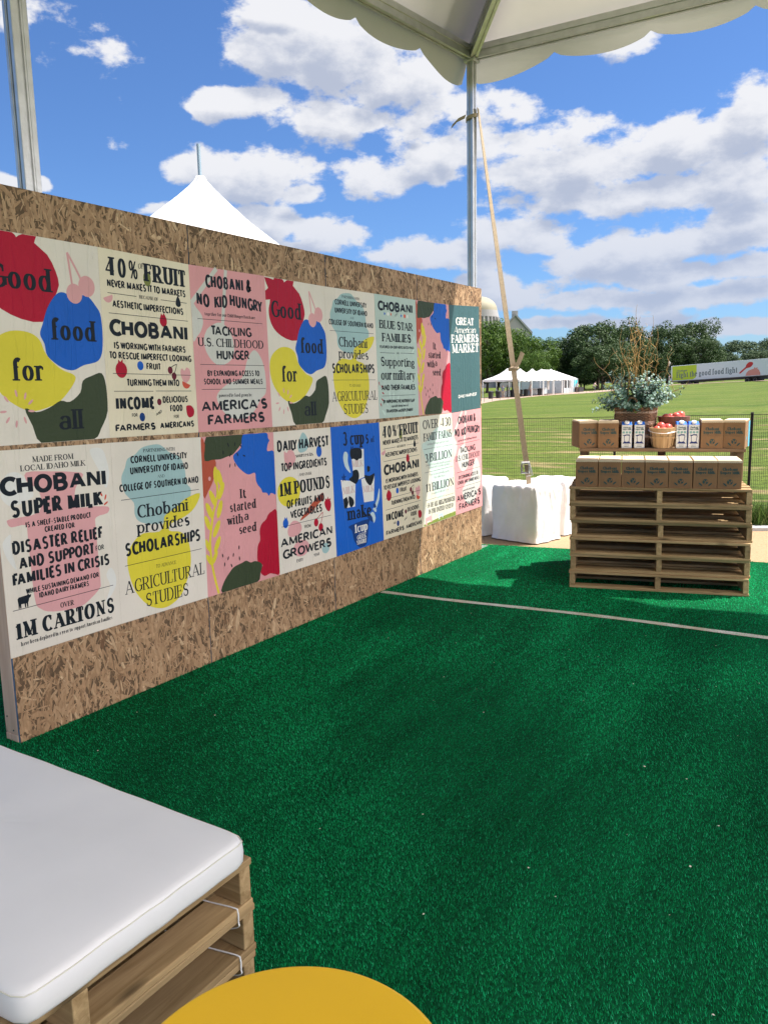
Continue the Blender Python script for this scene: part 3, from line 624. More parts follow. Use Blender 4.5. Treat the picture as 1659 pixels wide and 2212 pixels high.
# ------------------------------------------------------------------ OSB wall
WALL_Y0, WALL_Y1, WALL_H = .015, 4.85, 2.438
def osb_wall():
    w = thing('board_wall', 'long brown strand board wall covered with two rows of pasted posters', 'wall', (0, 0, 0))
    ys = [WALL_Y0, 1.222, 2.45, 3.665, WALL_Y1]
    for k in range(4):
        y0, y1 = ys[k]+.0025, ys[k+1]-.0025
        mb = MB(); mb.box(-.012, 0, y0, y1, .004, WALL_H, 0)
        for f in (0, 1, 2, 4, 5): mb.m[f] = 2
        mb.m[3] = 0
        n = 12500
        cy = rng.uniform(y0, y1, n); cz = rng.uniform(0.004, WALL_H, n)
        L_ = rng.gamma(4, .0128, n).clip(.012, .13); W_ = (L_*rng.uniform(.10, .34, n)).clip(.003, .032)
        fine = rng.random(n) < .38; W_[fine] *= .38; L_[fine] *= .8
        a = np.where(rng.random(n) < .6, rng.normal(math.pi/2, .38, n), rng.uniform(0, math.pi, n))
        dx = rng.uniform(.0003, .0012, n)
        for i in range(n):
            if .62 < cz[i] < 1.25 and rng.random() < .9 or 1.42 < cz[i] < 2.12 and rng.random() < .9: continue      # under the posters
            c, s = math.cos(a[i]), math.sin(a[i]); l, h = L_[i]/2, W_[i]/2; t = rng.uniform(-.012, .012); u = rng.uniform(-.02, .02)
            j = rng.uniform(.55, 1.1, 6)
            pts = [(-l, -h*j[0]), (l*j[5]*.6, -h*j[1]), (l, -h*.2*j[2]), (l*j[3], h*j[3]), (-l*.5, h*j[4]), (-l*j[2], h*.5)]
            q = []
            for p_, r_ in pts:
                yy = min(max(cy[i]+p_*c-r_*s, y0), y1); zz = min(max(cz[i]+p_*s+r_*c, .004), WALL_H)
                q.append((dx[i]+abs(t)*.03+p_*t*.35+r_*u, yy, zz))
            mb.poly(q, 1)
        mb.build('board_panel', ['osb_base', 'osb', 'osb_edge'], w)
    for y in (WALL_Y0+.001, 1.2, 2.43, 3.65, WALL_Y1-.039):
        m_ = MB(); m_.box(-.1035, -.0135, 0, .038, .042, WALL_H-.04); o = m_.build('stud', 'stud', w, bevel=.003); o.location = (0, y, 0)
    for z in (.002, WALL_H-.0385):
        m_ = MB(); m_.box(-.1035, -.0135, WALL_Y0, WALL_Y1, 0, .038); o = m_.build('plate', 'stud', w, bevel=.003); o.location = (0, 0, z)
    for z in (.06, .12):
        m_ = MB(); 
        for xx in (-.035, -.085): m_.lathe([(.0001, 0), (.004, 0), (.004, .002), (.0001, .002)], 10, 0, (0, 0, 0)); break
        o = m_.build('nail', 'alu_dark', w); o.location = (-.04 if z < .1 else -.08, WALL_Y0-.0002, z); o.rotation_euler = (R(90), 0, 0)
osb_wall()

# ------------------------------------------------------------------ posters
PUT = [  # survey corners TL TR BR BL (measured on the photo, projected onto the wall plane)
 ('top', 0, None, (210, 532.4), (237.5, 946), None), ]
def yz(a, b): p = on_x(a, b, .003); return (p[1], p[2])
TOPS = [None, (210.5,532.4), (407,570.5), (571,595.5), (700,617.8), (808,633.6), (897.3,647.3), (969.3,657.8), (1034.7,661.8)]
BOTS = [None, (238,946), (429,933.8), (588.7,922.2), (713.4,912), (819.6,904), (904.8,896.6), (975.5,892.0), (1037.9,880.9)]
T2 = [(2,969.5), (238.5,956.2), (433,944), (590.2,933.2), (713.5,922.7), (818.8,912), (906,900.2), (975.6,891.9), (1038.8,881.2)]
B2 = [(23.7,1424), (262.7,1348), (449.2,1290.8), (605,1242.2), (727.6,1202.6), (829.3,1166.8), (915.7,1138.2), (985,1112.9), (1042,1092.9)]
def corners(row, i):
    if row == 0:
        if i == 0:
            tr, br = yz(*TOPS[1]), yz(*BOTS[1]); return [(tr[0]-.605, tr[1]+.004), tr, br, (br[0]-.605, br[1]+.002)]
        return [yz(*TOPS[i]), yz(*TOPS[i+1]), yz(*BOTS[i+1]), yz(*BOTS[i])]
    if i == 0:
        bl, br, tr = yz(*B2[0]), yz(*B2[1]), yz(*T2[1]); return [(bl[0], tr[1]+.006), tr, br, bl]
    return [yz(*T2[i]), yz(*T2[i+1]), yz(*B2[i+1]), yz(*B2[i])]
C_ = {}
GOOD = [
 ('b', [(0,1),(14,2),(15,-.5),(28,-.5),(31,3),(36,-.5),(47,0),(45,5),(55,12),(61,23),(63,33),(58,43),(53,50),(47,61),(30,60),(15,54),(7,46),(4,37),(4.5,30),(7,22),(0,23),(0,14),(5,11)], 'red', 2),
 ('l', [(72,8),(73.5,22),(75,36)], .9, 'pinkp'), ('l', [(72,8),(78,18),(84,29)], .9, 'pinkp'),
 ('b', [(60,40),(67,38),(76,42),(86,38),(95,46),(99,54),(99,76),(94,88),(80,92),(70,96),(60,94),(49,86),(47,77),(44,70),(47,62),(52,50)], 'blue', 4),
 ('e', 76, 38, 7, 7.5, 'pinkp'), ('e', 87.5, 31.5, 7.5, 8, 'pinkp'),
 ('b', [(2,83),(8,75),(20,69),(34,69),(43,74),(48,85),(59,95),(71,100),(69,107),(57,119),(45,124),(31,126),(16,119),(5,107),(1,94)], 'yellow', 4),
 ('b', [(27,124),(36,127),(47,124),(57,119),(65,120),(75,113),(78,104),(87,100),(96,98),(99.5,108),(99.5,128),(92,142),(85,149.8),(62,149.8),(38,149.8),(32,137)], 'olive', 3),
 ('q', 21, 113, 80, 'pinkp'), ('q', 28, 115, 105, 'pinkp'), ('q', 13, 117, 55, 'pinkp'), ('q', 32, 119.5, 140, 'pinkp'), ('q', 10, 126, 175, 'pinkp'), ('q', 32, 126, 5, 'pinkp'), ('q', 13, 132, 125, 'pinkp'), ('q', 19.5, 135, 100, 'pinkp'), ('q', 26.5, 132.5, 75, 'pinkp'),
 ('t', 'Good', 'serif', 8, 56, 39, 39, 16.5), ('t', 'food', 'serif', 53, 92, 73.5, 73.5, 15.5), ('t', 'for', 'serif', 19, 44, 104, 104, 15.5), ('t', 'all', 'serif', 54, 75, 141, 141, 15)]
FRUIT = [
 ('e', 50, 18.5, 4.2, 6.2, 'lime'), ('h', 7, 37, 5, -20, 'pinkp'), ('d', 84.5, 35, 3.2, 6, 'navy'), ('e', 65.5, 52, 4.2, 5, 'red'), ('p', [(62,49),(63.5,45.5),(65,47.5),(66.5,45),(69,49)], 'red'),
 ('e', 16, 95, 6, 6.5, 'red'), ('p', [(13,90),(13.5,86.5),(15.5,88.5),(18,86),(18,90)], 'red'), ('e', 36.5, 91, 3.4, 3.8, 'blue'), ('e', 70, 94, 2.9, 3.3, 'maroon'), ('e', 74.2, 99, 2.9, 3.2, 'maroon'),
 ('l', [(70.5,92),(74,90),(78,88.5)], .35, 'navy'), ('l', [(74.5,97),(77,92),(78,88.5)], .35, 'navy'), ('b', [(82,96),(84,92),(87,94),(90,91),(94,94),(93,101),(88,105),(84,102)], 'pinkp', 3), ('h', 88.5, 105, 5, 20, 'coral'),
 ('e', 55, 121.5, 2.5, 2.9, 'maroon'), ('e', 35, 134, 3, 3.7, 'dblue'), ('b', [(86.5,126),(90,125),(93,125.5),(96,129),(95,134),(90,136),(87,133)], 'red', 3),
 ('t', '40%', 'serifB', 5, 41, 21, 20.5, 15), ('t', 'FRUIT', 'serifB', 47, 95, 20.5, 20.5, 14.5), ('t', 'OF', 'serifL', 41, 46.5, 11.5, 10.5, 4.2),
 ('t', 'NEVER MAKES IT TO MARKETS', 'sansB', 7, 94, 29.5, 29.5, 6.2), ('r', 7, 37, 34.2), ('t', 'BECAUSE OF', 'serif', 40, 61, 35.5, 35.5, 2.7), ('r', 64, 95, 34.3),
 ('t', 'AESTHETIC IMPERFECTIONS', 'sansB', 11, 90, 45.2, 45.2, 6), ('r', 7, 95, 50), ('t', 'CHOBANI', 'sansX', 6.5, 93.5, 68, 68, 13.8), ('t', 'IS WORKING WITH FARMERS', 'sansB', 10, 90, 78.2, 78.3, 5.9), ('t', 'TO RESCUE IMPERFECT LOOKING', 'sansB', 5, 96, 86.2, 86.2, 5.9), ('t', 'FRUIT', 'sansB', 43, 59, 94.1, 94.2, 5.8), ('r', 7, 95, 98),
 ('t', 'TURNING THEM INTO', 'sansB', 21, 80, 108.2, 108, 6.1), ('r', 7, 49, 112.3), ('r', 52, 94, 112.1), ('t', 'INCOME', 'sansX', 8, 49, 127.8, 127.6, 11), ('t', 'DELICIOUS', 'sansB', 59, 89, 122.6, 122.2, 6), ('t', 'FOOD', 'sansB', 67, 82, 130.3, 130, 6), ('t', 'FOR', 'sans', 24, 30, 133.7, 133.5, 3), ('t', 'AND', 'sans', 50.5, 57, 133.8, 130.8, 2.8), ('t', 'FOR', 'sans', 71, 77, 136.1, 136.1, 3), ('t', 'FARMERS', 'sansX', 6, 49, 145.4, 145.2, 6.1), ('t', 'AMERICANS', 'sansX', 54, 95, 144.9, 144.5, 5.8)]
KID = [
 ('b', [(0,32),(6,37),(12,43),(13.5,50),(10,58),(5,63),(0,66)], 'palegrey', 4), ('b', [(24,52),(33,49),(41,51),(50,62),(51,77),(42,86),(28,88),(17,79),(13,67),(17,57)], 'palegrey', 4),
 ('l', [(34,0),(18,16),(1,33)], 2.2, 'palegrey'), ('l', [(46,0),(42,25),(38,51)], 2.0, 'palegrey'),
 ('b', [(69,82),(79,73),(88,80),(93,94),(93,114),(85,121),(73,134),(55,140),(36,135),(25,118),(40,106),(60,100)], 'palegrey', 4),
 ('t', 'CHOBANI &', 'sansB', 19, 80, 18.3, 17.9, 12), ('t', 'NO', 'sansB', 7, 23, 34.5, 36.5, 12), ('t', 'KID', 'sansB', 29, 46, 36.8, 34.6, 12), ('t', 'HUNGRY', 'sansB', 49, 93.5, 33, 36.5, 12), ('t', 'together for our Child Hunger Batch are', 'serif', 16, 83, 43.2, 43, 2.9), ('r', 7, 93, 46.8),
 ('t', 'TACKLING', 'sansB', 23, 76, 61.1, 60.8, 9.2), ('t', 'U.S. CHILDHOOD', 'serif', 6, 93, 71.4, 71.3, 7.8), ('t', 'HUNGER', 'sansB', 28, 72, 83.3, 82.9, 9.2), ('r', 7, 93, 88), ('t', 'BY EXPANDING ACCESS TO', 'sansB', 15, 85, 98.8, 98.6, 5.8), ('t', 'SCHOOL AND SUMMER MEALS', 'sansB', 10, 89, 106.4, 106.5, 5.7), ('r', 7, 93, 110.8),
 ('t', 'powered by food grown by', 'serif', 28, 72, 118.2, 118.3, 3.2), ('t', "AMERICA'S", 'sansB', 5, 94, 131.5, 130.8, 10.3), ('t', 'FARMERS', 'sansB', 12, 89, 144.5, 144.2, 10.2)]
SCHOL = [
 ('b', [(24,11),(31,6),(41,4),(50,4),(56,7),(61,11),(74,17),(79,28),(80,40),(85,46),(82,56),(70,59),(60,64),(54,72),(36,71),(24,67),(20,60),(20,51),(12,43),(9,35),(9,28),(13,21),(16,14)], 'teal', 3),
 ('b', [(96,51),(89,63),(76,70),(60,74),(57,80),(70,83),(78,91),(81,103),(80,117),(74,130),(66,141),(52,147),(40,146),(28,140),(17,127),(11,111),(10,95),(17,84),(28,78),(46,79),(51,72),(53,66),(65,61),(78,54)], 'yellow', 3),
 ('t', 'PARTNERING WITH', 'serif', 33, 68, 9.7, 10.2, 2.9), ('t', 'CORNELL UNIVERSITY', 'sansB', 19, 82, 18.2, 18.5, 6.3), ('t', 'UNIVERSITY OF IDAHO', 'sansB', 18, 83, 27.3, 27.8, 6.4), ('t', 'AND', 'serifL', 47, 55, 32.5, 32.7, 2.6), ('t', 'COLLEGE OF SOUTHERN IDAHO', 'sansB', 6, 95, 40.8, 41.3, 6.4), ('r', 7, 95, 47.4),
 ('t', 'Chobani', 'serif', 23, 80, 64.5, 65, 11), ('t', 'provides', 'serif', 22, 81, 77.5, 78.5, 10.5), ('t', 'SCHOLARSHIPS', 'sansB', 8, 94, 95, 95, 11.6), ('r', 7, 95, 102.5), ('t', 'TO ADVANCE', 'serifL', 40, 63, 110.3, 110.8, 3.1), ('t', 'AGRICULTURAL', 'serifL', 6, 97, 126.6, 126.6, 11.2), ('t', 'STUDIES', 'serifL', 27, 76, 141.7, 142.2, 11.5)]
BLUE = [
 ('s', 22, 22, 2.6, 'blue'), ('e', 30, 22, 2.2, 2.2, 'white'), ('s', 37, 22, 2.6, 'coral'), ('s', 62, 22.5, 2.6, 'blue'), ('e', 70.5, 22.5, 2.6, 2.6, 'coral'), ('e', 77.5, 22.5, 2.2, 2.2, 'white'),
 ('q', 3, 107, 85, 'red'), ('q', 9, 111, 50, 'red'), ('q', 11, 119, 25, 'red'), ('q', 9, 127, 35, 'red'), ('q', 5, 133, 55, 'red'),
 ('q', 27, 121, 80, 'mintp', 1.7), ('q', 36, 123, 95, 'mintp', 1.7), ('q', 47, 126, 115, 'mintp', 1.5), ('q', 19, 131, 60, 'mintp', 1.5), ('q', 61, 135, 120, 'mintp', 1.5), ('q', 11, 143, 40, 'mintp', 1.7), ('q', 64, 144, 120, 'mintp', 1.5), ('q', 93, 51, 80, 'mintp', 1.6), ('q', 89, 66, 140, 'mintp', 1.5),
 ('t', 'CHOBANI', 'sansX', 7, 91, 19, 18.4, 12), ('t', 'AND', 'serifL', 46, 53, 25, 21.5, 2.8), ('t', 'BLUE STAR', 'serifB', 9, 90, 40, 40.4, 10), ('t', 'FAMILIES', 'serifB', 14, 85, 55.8, 55.3, 10.3), ('t', 'FEATURED ON OUR HERO BATCH PACK', 'sansB', 8, 92, 64.2, 63.5, 3.6), ('r', 8, 43, 69.5), ('t', 'ARE', 'serifL', 46, 54, 70.6, 70.5, 2.3), ('r', 57, 92, 69),
 ('t', 'Supporting', 'serif', 9, 92, 85.6, 86.2, 11), ('t', 'our military', 'serif', 8, 92, 102.5, 103, 12), ('t', 'AND THEIR FAMILIES', 'sansB', 8, 92, 115.9, 116, 7.3), ('r', 8, 92, 122.5), ('t', 'BY IMPROVING THE NUTRIENT GAP', 'sansB', 11, 89, 131.7, 132.2, 4.6), ('t', 'especially during times of', 'serif', 29, 72, 137, 136.9, 3), ('t', 'TRANSITION and DEPLOYMENT', 'sansB', 17, 84, 143.7, 144, 4.4)]
SEED = [
 ('b', [(7,.3),(30,.3),(56,.3),(55,7),(46,15),(40,19),(34,20),(24,22),(14,22),(3,24)], 'olive', 3), ('b', [(.2,3),(5,7),(4,22),(17,22),(17,32),(13,42),(7,50),(.2,54)], 'rust', 3), ('e', 9, 39, 1.6, 2, 'pinkp'),
 ('b', [(56,.3),(74,.3),(90,.3),(92,6),(94,8),(91,12),(90,19),(99.8,20),(99.8,42),(99.8,63),(96,63),(92,62),(89,64.5),(86,61),(80,60),(78,56),(73,51),(71,46),(70,39),(61,40),(53,36),(45,29),(41,20),(52,13)], 'blue', 3),
 ('l', [(14,149.5),(10,134),(7,118),(6,99),(9,83),(12,71),(18,54),(17,34)], 1.3, 'yellow'),
 ('q', 17, 37, 88, 'yellow', 3), ('q', 22, 40, 75, 'yellow', 3), ('q', 23, 52, 115, 'yellow', 3), ('q', 12, 58, 65, 'yellow', 3), ('q', 7, 69, 65, 'yellow', 3), ('q', 20, 69, 110, 'yellow', 3), ('q', 4, 80, 68, 'yellow', 2.6), ('q', 15, 87, 120, 'yellow', 3), ('q', 3, 101, 65, 'yellow', 2.4), ('q', 15, 102, 118, 'yellow', 2.8), ('q', 4, 115, 60, 'yellow', 2.2), ('q', 11, 114, 120, 'yellow', 2.4),
 ] + [('q', x, y, a, 'navy', 1.1) for x, y, a in [(36,29,105),(43,29,80),(35,9,70),(44,9,100),(52,11,60),(28,16,90),(37,19,120),(47,19,60),(56,21,20),(43,110,95),(21,114,80),(35,116,100),(28,118,110),(43,121,85),(23,123,95),(32,126,70),(43,132,60)]] + [
 ('b', [(99.8,82),(92,81),(86,84),(83,88),(76,92),(73,99),(73,108),(69,114),(68,130),(75,134),(71,140),(77,146),(85,145),(92,147),(99.8,147),(99.8,115)], 'red', 3),
 ('b', [(18,149.7),(21,140),(28,133),(35,128),(46,126),(52,125),(58,128),(65,128),(74,133),(71,142),(67,149.7),(42,149.7)], 'olive', 3),
 ('t', 'It', 'serif', 48, 56, 62, 62, 9), ('t', 'started', 'serif', 33, 69, 73.8, 74, 9), ('t', 'with', 'serif', 29, 50, 86, 86.3, 9), ('t', 'a', 'serif', 52, 58, 84.5, 84.7, 9), ('t', 'seed', 'serif', 44, 68, 97.1, 97.3, 9)]
GREAT = [('t', 'GREAT', 'serifB', 21, 80, 27.2, 27.4, 10.5, 'white'), ('t', 'American', 'script', 3, 96, 39, 38.8, 9.5, 'white'), ('t', 'FARMERS', 'serifB', 6, 96, 52, 51.6, 11.4, 'white'), ('t', 'MARKET', 'serifB', 7, 96, 66.2, 66.1, 12.6, 'white'), ('t', 'DAILY HARVEST', 'sansB', 24, 87, 130.6, 130.4, 4.8, 'white')]
MADE = [
 ('b', [(80,6),(86,3),(92,5),(95,12),(97,25),(93,36),(89,24)], 'white', 4), ('b', [(4,29),(9,18),(17,16),(23,20),(26,27),(29,35),(13,40),(6,36)], 'white', 4), ('b', [(2,66),(9,60),(8,70),(11,86),(5,78)], 'white', 4), ('b', [(88,106),(93,101),(97,108),(97,116),(93,122),(86,128),(91,116)], 'white', 4),
 ('b', [(25,17),(45,18),(63,20),(73,23),(65,33),(65,47),(80,49),(94,51),(93,56),(82,58),(81,67),(82,108),(81,115),(73,121),(61,126),(38,124),(27,119),(23,109),(22,63),(21,55),(10,55),(7,51),(10,49),(33,47),(34,31),(26,25)], 'pinkp', 3),
 ('q', 83, 41, 20, 'coral', .8), ('q', 88, 40, 60, 'coral', .8), ('q', 92, 43, 110, 'coral', .8), ('q', 92, 48, 150, 'coral', .8),
 ('b', [(9.4,108),(10.5,106.8),(14,106.6),(17,106.4),(18.2,105.3),(19,106.6),(20.6,106.4),(20.2,108.2),(18.8,109),(18.2,111),(17.6,112),(17.5,115.2),(16.6,115.2),(16.4,112.4),(15.9,112.4),(15.7,115.2),(14.8,115.2),(14.6,112.2),(12,112.2),(11.9,115.2),(11,115.2),(10.8,113),(10.4,115.2),(9.7,115.2),(9.8,112)], 'navy', 1),
 ('t', 'MADE FROM', 'serif', 31, 65, 10.1, 10.3, 4.2), ('t', 'LOCAL IDAHO MILK', 'serif', 21, 75, 15.9, 16.2, 4.2), ('t', 'CHOBANI', 'sansX', 4, 93.5, 32.5, 34.2, 14), ('t', 'SUPER MILK', 'sansX', 10, 88, 49, 50, 13.4), ('t', 'IS A SHELF-STABLE PRODUCT', 'sansB', 21, 77, 57.2, 57.5, 4.5), ('t', 'CREATED FOR', 'sansB', 36, 62, 62.7, 63.2, 4.4), ('t', 'DISASTER RELIEF', 'sansB', 9, 87, 75.3, 75.9, 10.2), ('t', 'AND SUPPORT', 'sansB', 13, 78, 87, 87.2, 9.6), ('t', 'FOR', 'sans', 79.5, 87.5, 84.8, 84.8, 4.2), ('t', 'FAMILIES IN CRISIS', 'sansB', 7, 92, 98.2, 98.3, 9.6), ('t', 'WHILE SUSTAINING DEMAND FOR', 'sansB', 17, 81, 105.8, 106.2, 4.3), ('t', 'IDAHO DAIRY FARMERS', 'sansB', 27, 71, 111, 111.4, 4.4), ('r', 5, 94, 115.7), ('t', 'OVER', 'serif', 44, 56, 122.7, 123, 4), ('t', '1M CARTONS', 'serifB', 5, 94, 137.5, 138, 12.2), ('t', 'have been deployed in a year to support American families', 'serif', 9, 91, 143, 143.5, 3)]
HARV = [
 ('b', [(49,3),(44,8),(39,17),(42,24),(53,23),(59,16),(55,7)], 'teal', 4), ('b', [(16,21),(20,23),(24,20),(31,22),(35,30),(29,37),(21,40),(16,31)], 'pinkp', 3), ('e', 76.5, 25.5, 5, 6.2, 'blue'), ('e', 21, 64, 19, 16, 'yellow'),
 ('b', [(37,98),(48,89),(60,81),(72,75),(80,72),(81,79),(70,84),(58,91)], 'rust', 3), ('b', [(82,83),(88,81),(93,83),(94,89),(90,95),(84,91)], 'red', 3), ('p', [(83,83),(84,79),(87,81),(89,77.5),(90,81),(94,80),(92,84)], 'red'), ('e', 13, 97, 4.5, 5, 'blue'), ('p', [(11,93),(12,90),(14,92),(16,90.5),(16,93)], 'blue'), ('e', 65, 104, 4, 4.6, 'red'), ('e', 73, 110.5, 4.2, 4.6, 'red'), ('l', [(65,101),(72,97),(78,94)], .4, 'red'), ('l', [(73,107),(76,101),(78,94)], .4, 'red'),
 ('b', [(16,104),(25,96),(37,100),(39,108),(30,113),(18,112)], 'pinkp', 3), ('e', 37, 128, 14, 9, 'pinkp'), ('e', 80, 136, 7, 6, 'teal'),
 ('t', 'DAILY HARVEST', 'sansB', 5, 95, 21.2, 21, 12.3), ('t', 'sources its', 'serif', 35, 65, 28.9, 29.2, 4), ('t', 'TOP INGREDIENTS', 'sansB', 10, 90, 42.2, 42.4, 9.2), ('t', 'AND OVER', 'serif', 39, 61, 49.3, 49.6, 2.9), ('t', '1M POUNDS', 'serifB', 5, 94, 67.5, 68, 14), ('t', 'OF FRUITS AND', 'sansB', 16, 82, 82.2, 82, 9.5), ('t', 'VEGETABLES', 'sansB', 22, 77, 93.5, 93.1, 8.9), ('r', 6, 93, 99.8), ('t', 'FROM', 'sans', 44, 55, 107.3, 107.6, 3.7), ('t', 'AMERICAN', 'sansB', 3, 94, 121.9, 121.8, 10.3), ('t', 'GROWERS', 'sansB', 6, 91, 135, 135.6, 10.2), ('t', 'EVERY', 'sans', 28, 39, 142.3, 142.5, 3.5), ('t', 'YEAR', 'sans', 58, 68, 141.8, 142, 3.5)]
CUPS = [
 ('p', [(37,28),(64,30),(63,64),(41,67)], 'white'), ('p', [(15,62),(44,67),(41,97),(19,96)], 'white'), ('p', [(56,66),(85,63),(81,96),(60,95)], 'white'),
 ('b', [(35,56),(25,48),(21.5,37),(25,30),(31,33),(30.5,43)], 'steelb', 4), ('b', [(94,82),(94,94),(86,106),(81,104),(88,95)], 'steelb', 4),
 ('b', [(37,28),(58,29),(59,40),(53,41),(49,43),(43,40),(37,39)], 'navy', 3), ('b', [(40,54),(49,54),(52,62),(46,70),(39,68),(31,63),(38,60)], 'navy', 3), ('b', [(63,62),(74,64),(85,62),(81,71),(75,76),(67,71)], 'navy', 3), ('p', [(18,85),(25,83),(28,90),(24,97),(19,96)], 'navy'), ('b', [(29,83),(37,87),(39,93),(33,97),(29,92)], 'navy', 3),
 ('p', [(69,53),(71,51),(76,53),(75,58),(70,59)], 'navy'), ('p', [(37,28),(38,24),(40,27),(42,24),(43,28)], 'dblue'), ('s', 21, 60, 5.5, 'dblue'), ('p', [(79,101),(83,99),(86,104),(82,107)], 'dblue'),
 ('b', [(26,119),(48,117),(70,117),(68,122),(65,136),(61,147),(52,149),(44,147),(36,138),(32,125)], 'dblue', 3), ('b', [(62,110),(74,112),(80,118),(76,122),(66,115)], 'dblue', 3), ('b', [(72,111),(79,110),(83,118),(79,124),(76,116)], 'steelb', 3), ('b', [(78,106),(82,105),(86,108),(84,111)], 'steelb', 3),
 ('t', '3 cups', 'serifB', 22, 75, 22.8, 24.3, 16, 'navy'), ('t', 'of', 'serif', 80, 87, 23.4, 23.2, 7, 'navy'), ('t', 'MILK', 'serif', 39, 61, 49.8, 50.7, 7.8, 'pale'), ('t', 'MILK', 'serif', 18, 41, 79.7, 80, 8.4, 'pale'), ('t', 'MILK', 'serif', 59, 82, 83, 84, 8, 'pale'), ('t', 'make', 'serifB', 25, 75, 111.5, 113.8, 15.5, 'navy'), ('t', '1cup', 'serifB', 37, 65, 129.2, 129.8, 10.6, 'white'), ('t', 'MAKES', 'sans', 45, 57, 132.6, 132.8, 1.6, 'white'), ('t', 'GREEK', 'serif', 42, 61, 138.2, 138.6, 5.2, 'white'), ('t', 'YOGURT', 'serif', 41, 61, 144.4, 144.8, 5.2, 'white')]
OVER = [
 ('p', [(.3,149.7),(.3,147.5),(20,146),(45,144.5),(70,144),(99.7,143.5),(99.7,149.7)], 'grass'), ('p', [(6,149),(6,139),(24,137.5),(24,147),(21,147),(20,144),(10,144),(10,149)], 'pinkp'), ('p', [(45,147),(45,140),(58,139),(59,146),(56,146),(55,143),(49,143),(48,147)], 'steelb'), ('p', [(82,143),(82,138),(93,137),(94,142),(91,143),(90,140),(86,141)], 'steelb'),
 ('b', [(4,38),(20,33),(45,19),(68,18),(82,24),(99,33),(99.5,52),(90,65),(83,90),(71,110),(48,118),(32,101),(25,73),(12,56)], 'mintp', 4),
 ('t', 'OVER 430', 'serif', 9, 96, 17.6, 17.4, 12.2, 'navy'), ('t', 'FAMILY FARMS', 'serif', 10, 97, 33.8, 33.5, 10.6), ('t', 'in Idaho, Michigan, and New York'.replace(',', ''), 'serifL', 20, 86, 39.8, 40.4, 3, 'inkgrey'), ('r', 9, 43, 44.6), ('t', 'PRODUCE', 'serifL', 46, 62, 45.6, 45.7, 2, 'inkgrey'), ('r', 65, 97, 45),
 ('t', '3 BILLION', 'serif', 11, 95, 62.8, 63, 11.6), ('t', 'pounds of raw milk annually to produce'.replace('w', 'w'), 'serifL', 14, 92, 68, 69.5, 2.8, 'inkgrey'), ('t', 'Chobani and La Colombe products', 'serifL', 20, 88, 72, 73.2, 2.8, 'inkgrey'), ('r', 9, 97, 76.5), ('t', 'That we are growing and in', 'serifL', 22, 84, 82, 83, 2.8, 'inkgrey'), ('t', 'the milk from', 'serifL', 30, 76, 87, 88, 2.8, 'inkgrey'),
 ('t', '11 BILLION', 'serif', 10, 97, 103.5, 104.4, 11.4), ('t', 'pounds of milk per year', 'serifL', 24, 82, 108.6, 109.4, 2.6, 'inkgrey'), ('r', 9, 40, 114.8), ('t', 'EQUIVALENT', 'serifL', 43, 66, 116.2, 116.5, 2, 'inkgrey'), ('r', 69, 97, 116), ('t', '~5% OF ALL MILK PRODUCED', 'serif', 8, 98, 125.8, 127.5, 6.8), ('t', 'IN THE UNITED STATES!', 'serif', 16, 92, 134.8, 136.3, 6.4)]
STY['script'] = (.13, .05, .02, 0)
